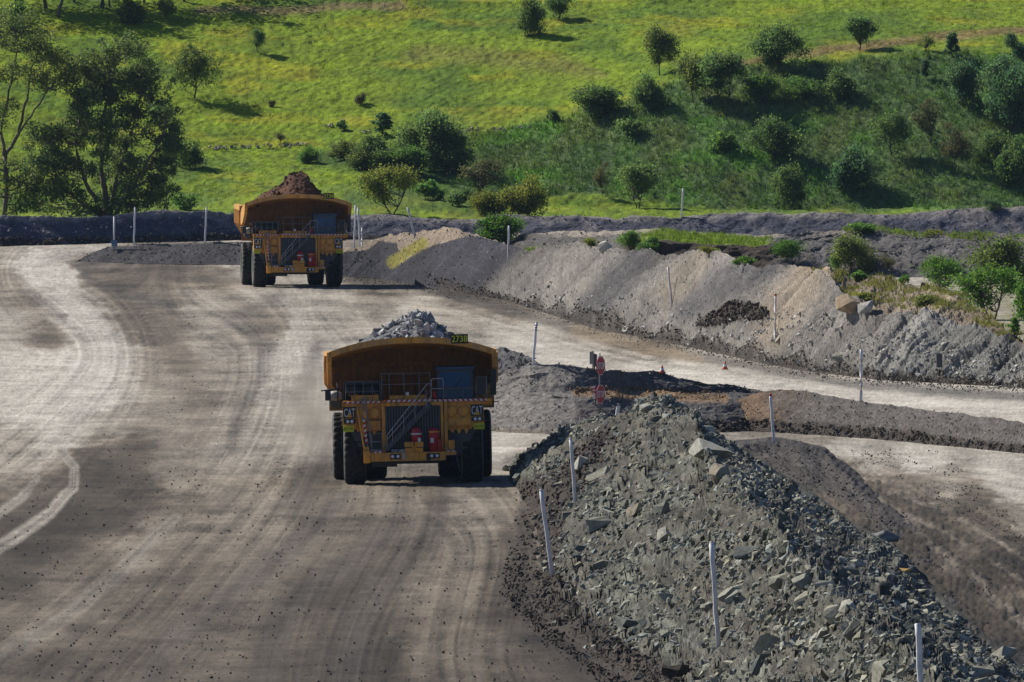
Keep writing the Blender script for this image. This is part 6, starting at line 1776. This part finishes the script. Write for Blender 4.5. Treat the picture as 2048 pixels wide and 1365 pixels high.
panel_sign(island, 1187, 742, 1180, 1187, 706, 731, 'pale_dust', 'grey back of a sign behind the upper stop sign', 0.25)
panel_sign(island, 1190, 742, 1187.6, 1194, 706, 731, 'sign_dark', 'dark narrow back of a sign behind the upper stop sign', -0.3, (-0.02,))
panel_sign(island, 1191, 812, 1187, 1191.6, 772, 798, 'white', 'narrow white marker with red patches beside the lower stop sign', 0.15, (0.03,), [(0.45, 0.62), (0.72, 0.86)])
panel_sign(spoil, 1878, 750, 1873, 1885, 707, 735, 'sign_dark', 'dark back of a sign at the foot of the pale spoil', 0.2)
o = panel_sign(median, 229, 502, 224, 236, 481, 494, 'sign_blue', 'small pale blue sign on a white post on the tip of the median berm', 0.1)
b = o.location; MB().tube([(0.0, 0.06, 0), (0.02, 0.06, (502 - 434) * b.y / F_PX)], 0.07, 10).build('sleeve', M['post_white'], o)
def cone(P, px, py, hpx, label):
    b = foot(P, px, py); h = hpx * b.y / F_PX
    o = empty('traffic_cone', b + Vector((0, 0, 0.02)), label, 'traffic cone', 'traffic cones at the side road')
    MB().lathe([(0.17, 0.03), (0.155, 0.06), (0.115, 0.32 * h), (0.075, 0.66 * h), (0.035, 0.99 * h), (0.02, h)], 'z', n=18).build('body', M['cone_orange'], o)
    MB().box(-0.2, 0.2, -0.2, 0.2, -0.01, 0.035).build('base', M['cone_orange'], o)
    MB().lathe([(0.122, 0.32 * h), (0.118, 0.33 * h), (0.082, 0.64 * h), (0.078, 0.66 * h)], 'z', n=18).build('white_band', M['white'], o)
cone(None, 1450, 740, 17, 'orange cone with a white band out on the pale side road')
cone(island, 1325, 747, 15, 'orange cone partly hidden behind the island berm crest')

# ------------------------------------------------------------------ thin blue air over the whole valley
hz = bpy.data.materials.new('valley_air'); hz.use_nodes = True
hn = hz.node_tree; hn.nodes.clear()
ho = hn.nodes.new('ShaderNodeOutputMaterial'); hp = hn.nodes.new('ShaderNodeVolumePrincipled')
hp.inputs['Color'].default_value = (0.52, 0.74, 1.0, 1)
hp.inputs['Density'].default_value = 0.00002
hn.links.new(hp.outputs[0], ho.inputs['Volume'])
hb = MB().box(-1500, 1500, -150, 2350, -1.4, 130.0).build('haze', hz)
tag(hb, 'thin bluish air over the mine and the hill', kind='stuff')

# ------------------------------------------------------------------ dust lifted by the nearer truck
dm = bpy.data.materials.new('road_dust'); dm.use_nodes = True
dn = dm.node_tree; dn.nodes.clear()
do = dn.nodes.new('ShaderNodeOutputMaterial'); dp = dn.nodes.new('ShaderNodeVolumePrincipled')
dp.inputs['Color'].default_value = (0.85, 0.76, 0.62, 1)
tc = dn.nodes.new('ShaderNodeTexCoord')
gr = dn.nodes.new('ShaderNodeTexGradient'); gr.gradient_type = 'QUADRATIC_SPHERE'
dn.links.new(tc.outputs['Object'], gr.inputs[0])
nz = noise_node(dn, 1.6, 4, 0.6, tc.outputs['Object'])
m1 = dn.nodes.new('ShaderNodeMath'); m1.operation = 'MULTIPLY'
r_ = ramp(dn, nz.outputs[0], [(0.35, (0, 0, 0)), (0.7, (1, 1, 1))])
dn.links.new(gr.outputs[1], m1.inputs[0]); dn.links.new(r_.outputs[0], m1.inputs[1])
m2 = dn.nodes.new('ShaderNodeMath'); m2.operation = 'MULTIPLY'; m2.inputs[1].default_value = 0.45
dn.links.new(m1.outputs[0], m2.inputs[0]); dn.links.new(m2.outputs[0], dp.inputs['Density'])
dn.links.new(dp.outputs[0], do.inputs['Volume'])
X_, Y_ = ground(655, 945)
dc = MB().lathe([(0.02, -1.0), (0.5, -0.87), (0.87, -0.5), (1.0, 0.0), (0.87, 0.5), (0.5, 0.87), (0.02, 1.0)], 'z', n=20).build('dust_cloud', dm)
dc.location = (float(X_) - 0.6, float(Y_) + 9, 2.6); dc.scale = (2.6, 9.0, 3.4)
tag(dc, 'pale brown dust hanging behind the wheels of the nearer truck', kind='stuff')
